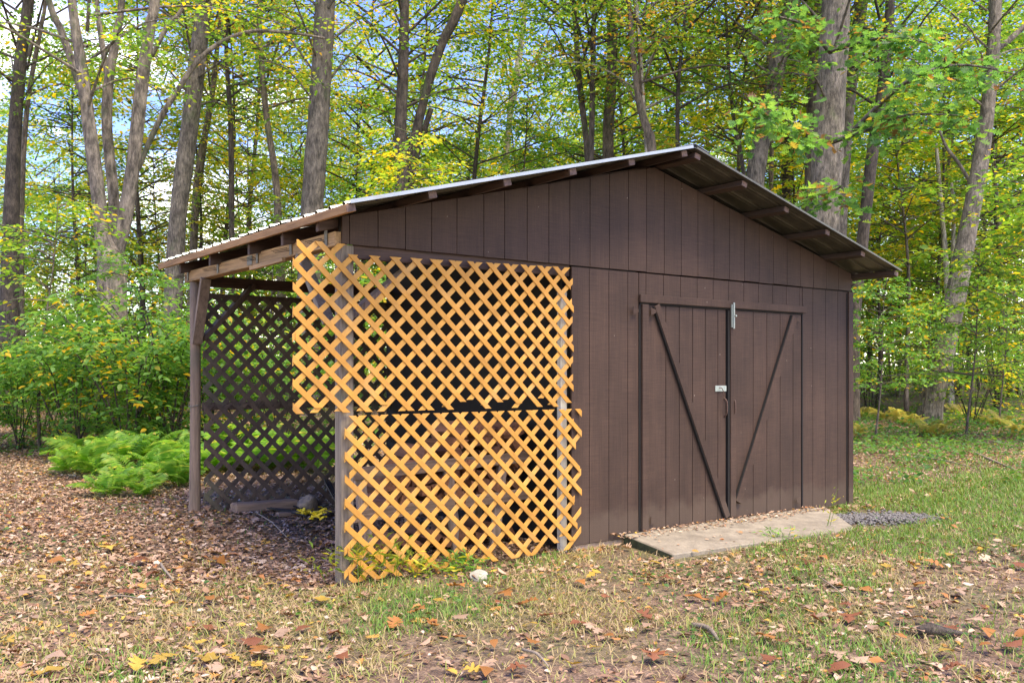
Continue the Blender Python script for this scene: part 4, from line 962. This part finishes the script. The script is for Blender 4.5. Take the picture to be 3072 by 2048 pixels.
# ------------------------------------------------------------------ ground scatter: litter, grass, cover
rs = np.random.RandomState(42)
def scatter(n, zmin, zmax, pw=1.0, marg=.66):
    Z = zmin + (zmax - zmin) * rs.rand(n) ** pw; X = (rs.rand(n) * 2 - 1) * (marg * Z + .6)
    x = CX + X * math.cos(TH) + Z * math.sin(TH); y = CY - X * math.sin(TH) + Z * math.cos(TH); return x, y, X, Z
def inside(x, y):
    return (x > 1.86) & (x < WID + .03) & (y > -.02) & (y < DEP + .05)
def on_slab(x, y): return (x > 2.30) & (x < 4.9) & (y > -.74) & (y < .0)
def on_gravel(x, y): return ((x - 5.02) / .6) ** 2 + ((y + .62) / .36) ** 2 < 1
def litter_density(x, y, X, Z):
    t = X / Z
    d = .12 + .85 * sstep(-.12, -.26, t) * sstep(4.8, 6.6, Z + 1.2 * (vn(x, y, .9, 5) - .5)) + .35 * sstep(-.1, -.5, t) + .35 * sstep(.50, .72, vn(x, y, 1.1, 6)) + .45 * sstep(10, 12, Z)
    d = np.where((x > -.1) & (x < 1.95) & (y > .0) & (y < 3.0), 1.0, d)
    d = np.where((y < .05) & (y > -.16 - .12 * vn(x, y, .3, 8)) & (x > 1.95), 1.0, d)
    return np.clip(d, 0, 1)
def litter():
    x, y, X, Z = scatter(260000, 3.2, 20, .85)
    keep = (rs.rand(len(x)) < litter_density(x, y, X, Z)) & ~inside(x, y)
    sl_ = on_slab(x, y); keep &= ~(sl_ & (y < -.17 - .10 * vn(x, y, .35, 19)) & (rs.rand(len(x)) < .86)); keep &= ~(on_gravel(x, y) & (rs.rand(len(x)) < .8))
    x, y, X, Z = x[keep], y[keep], X[keep], Z[keep]; n = len(x)
    z = terrain(x, y) + .005 + .016 * rs.rand(n)
    s2 = on_slab(x, y); z = np.where(s2, -.009 + .055 * (1 + y / .8) + .004 + .006 * rs.rand(n), z)
    a = rs.rand(n) * 6.283; tl = rs.normal(0, .24, (n, 3)); N = np.array([0, 0, 1.0]) + tl; D = np.stack([np.cos(a), np.sin(a), rs.normal(0, .18, n)], -1)
    L = rs.uniform(.016, .054, n) * np.where(rs.rand(n) < .10, 1.7, 1); L = np.where(s2, L * .7, L)
    r = np.clip(rs.rand(n) ** 1.15 * .74 + .16 * (vn(x, y, .5, 9) - .5), 0, .78)
    und = (x > -.1) & (x < 1.95) & (y > .0) & (y < 3.0); 
    r = np.where(rs.rand(n) < .13, rs.uniform(.8, .93, n), r); r = np.where(rs.rand(n) < .035, rs.uniform(.93, 1, n), r)
    curl = rs.uniform(-1.2, 2.6, n)
    k = rs.rand(n); P = np.stack([x, y, z], -1); parts_ = []
    near = Z < 9
    for msk, tm, wf in ((near & (k < .14), T_OAK, .85), (near & (k >= .14), T_O, .58), (~near, T_R, .6)):
        parts_.append(leaves(P[msk], D[msk], N[msk], L[msk] * (1.35 if tm is T_OAK else 1), L[msk] * wf * (1.35 if tm is T_OAK else 1), tm, r[msk], curl[msk]))
    o = link('leaf_litter', mesh_fast('leaf_litter', *cat(parts_)), None, M['lf_litter']); tag(o, 'brown and tan fallen leaves covering the clearing floor', 'leaf litter', kind='stuff')
litter()
def grass():
    x, y, X, Z = scatter(420000, 3.0, 17, .72)
    t = X / Z; d1 = vn(x, y, .75, 11); d2 = vn(x, y, .22, 12)
    d = .22 + 1.1 * sstep(.35, .62, d1 * .6 + d2 * .4)
    d *= 1 - .93 * sstep(-.14, -.26, t) * sstep(5.4, 7.2, Z + 1.2 * (d1 - .5)); d += .8 * sstep(.30, .42, t) * sstep(8.0, 9.4, Z)
    d *= 1 - .88 * sstep(9.9, 11.4, Z + 2.2 * (d1 - .5)); d = np.where((x > -.3) & (x < 1.95) & (y > -.02) & (y < 3.3), .02, d)
    keep = (rs.rand(len(x)) < d) & ~inside(x, y) & ~on_slab(x, y) & ~(on_gravel(x, y) & (rs.rand(len(x)) < .9)) & ~((x > -.5) & (Z > 12.5) & (rs.rand(len(x)) < .6))
    keep &= ~((X < -2) & (Z > 9) & (rs.rand(len(x)) < .8))
    x, y, X, Z = x[keep], y[keep], X[keep], Z[keep]; t = t[keep]; n = len(x)
    green = sstep(.41, .63, vn(x, y, .8, 13) * .6 + vn(x, y, .25, 14) * .25 + .22 * sstep(.05, .45, t) + .25 * sstep(.33, .42, t) * sstep(7.5, 9, Z) - .02)
    h = rs.uniform(.02, .080, n) * (1 + .2 * sstep(.35, .45, t) * sstep(8, 9.5, Z)); a = rs.rand(n) * 6.283
    lean = rs.uniform(.15, 1.5, n) * np.where(rs.rand(n) > green, 1.5, .8); D = np.stack([np.cos(a) * lean, np.sin(a) * lean, np.ones(n)], -1)
    P = np.stack([x, y, terrain(x, y) + .002], -1); D /= np.linalg.norm(D, axis=1, keepdims=True)
    sd = np.stack([-np.sin(a), np.cos(a), np.zeros(n)], -1); w = rs.uniform(.0016, .0036, n)[:, None] * np.maximum(1, Z / 7)[:, None]
    mid = P + D * (h * .55)[:, None]; tip = P + D * h[:, None] + np.stack([np.cos(a) * h * .35, np.sin(a) * h * .35, -.1 * h], -1)
    V = np.stack([P - sd * w, P + sd * w, mid - sd * w * .8, mid + sd * w * .8, tip], 1).reshape(-1, 3)
    F = (np.array([(0, 1, 3), (0, 3, 2), (2, 3, 4)])[None] + (np.arange(n) * 5)[:, None, None]).reshape(-1, 3)
    r = np.where(rs.rand(n) < green * .92, rs.uniform(0, .55, n), rs.uniform(.5, 1, n))
    o = link('grass', mesh_fast('grass', V, F, np.repeat(r, 5)), None, M['grass']); tag(o, 'thin lawn of green and straw-coloured grass before the shed', 'grass', kind='stuff')
grass()
def cover():
    x, y, X, Z = scatter(60000, 8.5, 26, 1.1, .62)
    t = X / Z; w_ = sstep(.44, .62, vn(x, y, 1.6, 21) * .7 + vn(x, y, .5, 22) * .3 + .12 * sstep(.3, .4, t))
    lim = np.where(t < -.2, 9.6 + 1.0 * vn(x, y, 1.2, 23), 10.2)
    keep = (rs.rand(len(x)) < w_) & (Z > lim) & ~inside(x, y) & ~((x > -.3) & (x < 6) & (y > -1) & (y < 3.0))
    x, y, Z = x[keep], y[keep], Z[keep]; n = len(x); a = rs.rand(n) * 6.283
    z = terrain(x, y) + .03 + .16 * rs.rand(n) ** 1.5; D = np.stack([np.cos(a), np.sin(a), rs.normal(0, .3, n)], -1); N = np.array([0, 0, 1.0]) + rs.normal(0, .4, (n, 3)); L = rs.uniform(.04, .10, n)
    o = link('ground_cover', mesh_fast('ground_cover', *leaves(np.stack([x, y, z], -1), D, N, L, L * .65, T_R, np.clip(rs.beta(2, 2.5, n), 0, 1))), None, M['cover']); tag(o, 'low green leafy plants covering the woodland edge', 'ground cover', kind='stuff')
cover()
def clover():
    x, y, X, Z = scatter(9000, 3.4, 11, .8)
    keep = (vn(x, y, .5, 31) * .7 + vn(x, y, .18, 32) * .3 > .60) & ~inside(x, y) & ~on_slab(x, y) & ~((x > -.2) & (y > 0))
    x, y = x[keep], y[keep]; n = len(x); a = rs.rand(n) * 6.283; z = terrain(x, y) + .015 + .03 * rs.rand(n)
    D = np.stack([np.cos(a), np.sin(a), rs.normal(0, .2, n)], -1); N = np.array([0, 0, 1.0]) + rs.normal(0, .3, (n, 3)); L = rs.uniform(.018, .045, n)
    o = link('lawn_weeds', mesh_fast('lawn_weeds', *leaves(np.stack([x, y, z], -1), D, N, L, L * .75, T_O, np.clip(rs.beta(2, 3, n), 0, 1))), None, M['cover']); tag(o, 'tiny round-leaved weeds mixed into the lawn', 'lawn weeds', kind='stuff')
clover()
# far woods beyond the trees
def far_woods():
    n = 270000; Z = 46 + 46 * rs.rand(n); X = (rs.rand(n) * 2 - 1) * (1.15 * Z); 
    x = CX + X * math.cos(TH) + Z * math.sin(TH); y = CY - X * math.sin(TH) + Z * math.cos(TH)
    t = X / Z
    z = terrain(x, y) + 22 * rs.rand(n) ** 1.8
    cl = vn(x + z * .7, y - z * .5, 2.6, 51) * .6 + vn(x - z, y + z * .6, 1.1, 52) * .4
    thin = np.clip(.55 + .45 * sstep(-.2, .1, t) - .30 * sstep(3, 10, z) * (1 - sstep(-.05, .2, t)), 0, 1)
    keep = ((cl > .42) & (rs.rand(n) < thin)) | ((z < 5.5) & (cl > .34)); x, y, z, t = x[keep], y[keep], z[keep], t[keep]; n = len(x); a = rs.rand(n) * 6.283
    D = np.stack([np.cos(a), np.sin(a), rs.normal(0, .4, n)], -1); N = np.array([0, 0, 1.0]) + rs.normal(0, .6, (n, 3)); L = rs.uniform(.22, .46, n)
    r = np.clip(rs.beta(1.8, 1.6, n) + .5 * (vn(x, y + z, 4, 53) - .5), 0, 1)
    o = link('far_woods', mesh_fast('far_woods', *leaves(np.stack([x, y, z], -1), D, N, L, L * .7, T_R, r)), None, M['lf_mixed']); tag(o, 'distant yellow-green woods closing the view behind the trees', 'woods', kind='stuff')
far_woods()

# big fallen leaves that can be told apart
BL = {}
def big_leaf(kind, k):
    tm = {'oak': T_OAK, 'maple': T_MAP, 'oval': T_O}[kind]; rr = np.random.RandomState(k)
    V, F, r = leaves(np.zeros((1, 3)), np.array([[1., 0, 0]]), np.array([[0., 0, 1]]), np.array([1.0]), np.array([{'oak': .95, 'maple': .95, 'oval': .7}[kind]]), tm, np.array([.5]), np.array([rr.uniform(.3, 1.5)]))
    V[:, 0] -= .5; V[:, 2] += .10 * np.sin(V[:, 0] * 5 + k) + .05 * np.sin(V[:, 1] * 9 + k); V[:, 2] -= V[:, 2].min()
    me = mesh_fast('fallen_leaf', V, F, r); me.materials.append(M['lf_big']); return me
for kd in ('oak', 'maple', 'oval'):
    for k in range(3): BL[kd, k] = big_leaf(kd, k)
LC = {}
for nm, c in (('yellow', (.38, .25, .045)), ('orange', (.31, .13, .035)), ('rust', (.20, .075, .035)), ('pale tan', (.36, .24, .16))):
    LC[nm] = m_leaf('fallen_%s_leaf' % nm.replace(' ', '_'), [(0, c), (1, c)], .12, .6, (.8, 1.2), 1.2)
spots = [(1160, 1378, 'oak', 'orange', .17), (1045, 1360, 'oak', 'orange', .14), (320, 1300, 'oak', 'rust', .16), (500, 1300, 'maple', 'orange', .14), (255, 1270, 'maple', 'yellow', .15), (375, 1530, 'oak', 'yellow', .16), (600, 1510, 'oak', 'orange', .15), (740, 1390, 'maple', 'yellow', .11), (1090, 1555, 'oak', 'yellow', .12), (520, 1205, 'oval', 'yellow', .10), (2110, 1460, 'oval', 'pale tan', .14), (1560, 1195, 'maple', 'rust', .12), (1748, 1182, 'maple', 'rust', .12), (1490, 1212, 'oak', 'orange', .13), (2145, 1305, 'oak', 'orange', .16), (2180, 1285, 'oval', 'yellow', .11), (2330, 1265, 'oval', 'yellow', .12), (1625, 1305, 'maple', 'yellow', .09), (1760, 1480, 'oak', 'orange', .15), (1510, 1520, 'oak', 'orange', .14), (1480, 1430, 'oak', 'rust', .14), (1215, 1395, 'oak', 'orange', .12), (60, 1375, 'oval', 'pale tan', .14), (470, 1530, 'maple', 'yellow', .14), (1010, 1390, 'oval', 'yellow', .09), (905, 1445, 'oak', 'orange', .12)]
rf = random.Random(17)
for i in range(125):
    for _ in range(20):
        u, v = rf.uniform(0, 2352), rf.uniform(1190, 1560)
        p = ground_at(u, v)
        if not (inside(p.x, p.y) or (-.4 < p.x < 5.7 and p.y > -.75)): break
    cc = rf.choice(['yellow', 'orange', 'orange', 'rust', 'rust', 'pale tan', 'pale tan']); spots.append((u, v, rf.choice(['oak', 'oak', 'maple', 'oval', 'oval']), cc, rf.uniform(.07, .13)))
for u, v, kd, cc, L in spots:
    p = ground_at(u, v); o = bpy.data.objects.new('fallen_leaf', BL[kd, rf.randrange(3)]); COL.objects.link(o)
    zz = p.z + .03
    if on_slab(p.x, p.y): zz = max(p.z, -.008 + .055 * (1 + p.y / .8) + .004)
    o.location = (p.x, p.y, zz); o.scale = (L, L, L * rf.uniform(.5, 1.2)); o.rotation_euler = (rf.uniform(-.25, .25), rf.uniform(-.25, .25), rf.random() * 6.28)
    o.material_slots[0].link = 'OBJECT'; o.material_slots[0].material = LC[cc]
    kn = {'oak': 'lobed oak', 'maple': 'pointed maple', 'oval': 'plain oval'}[kd]
    tag(o, '%s %s leaf lying loose on the clearing floor' % (cc, kn), 'leaf', '%s %s leaves fallen on the ground' % (cc, kn))
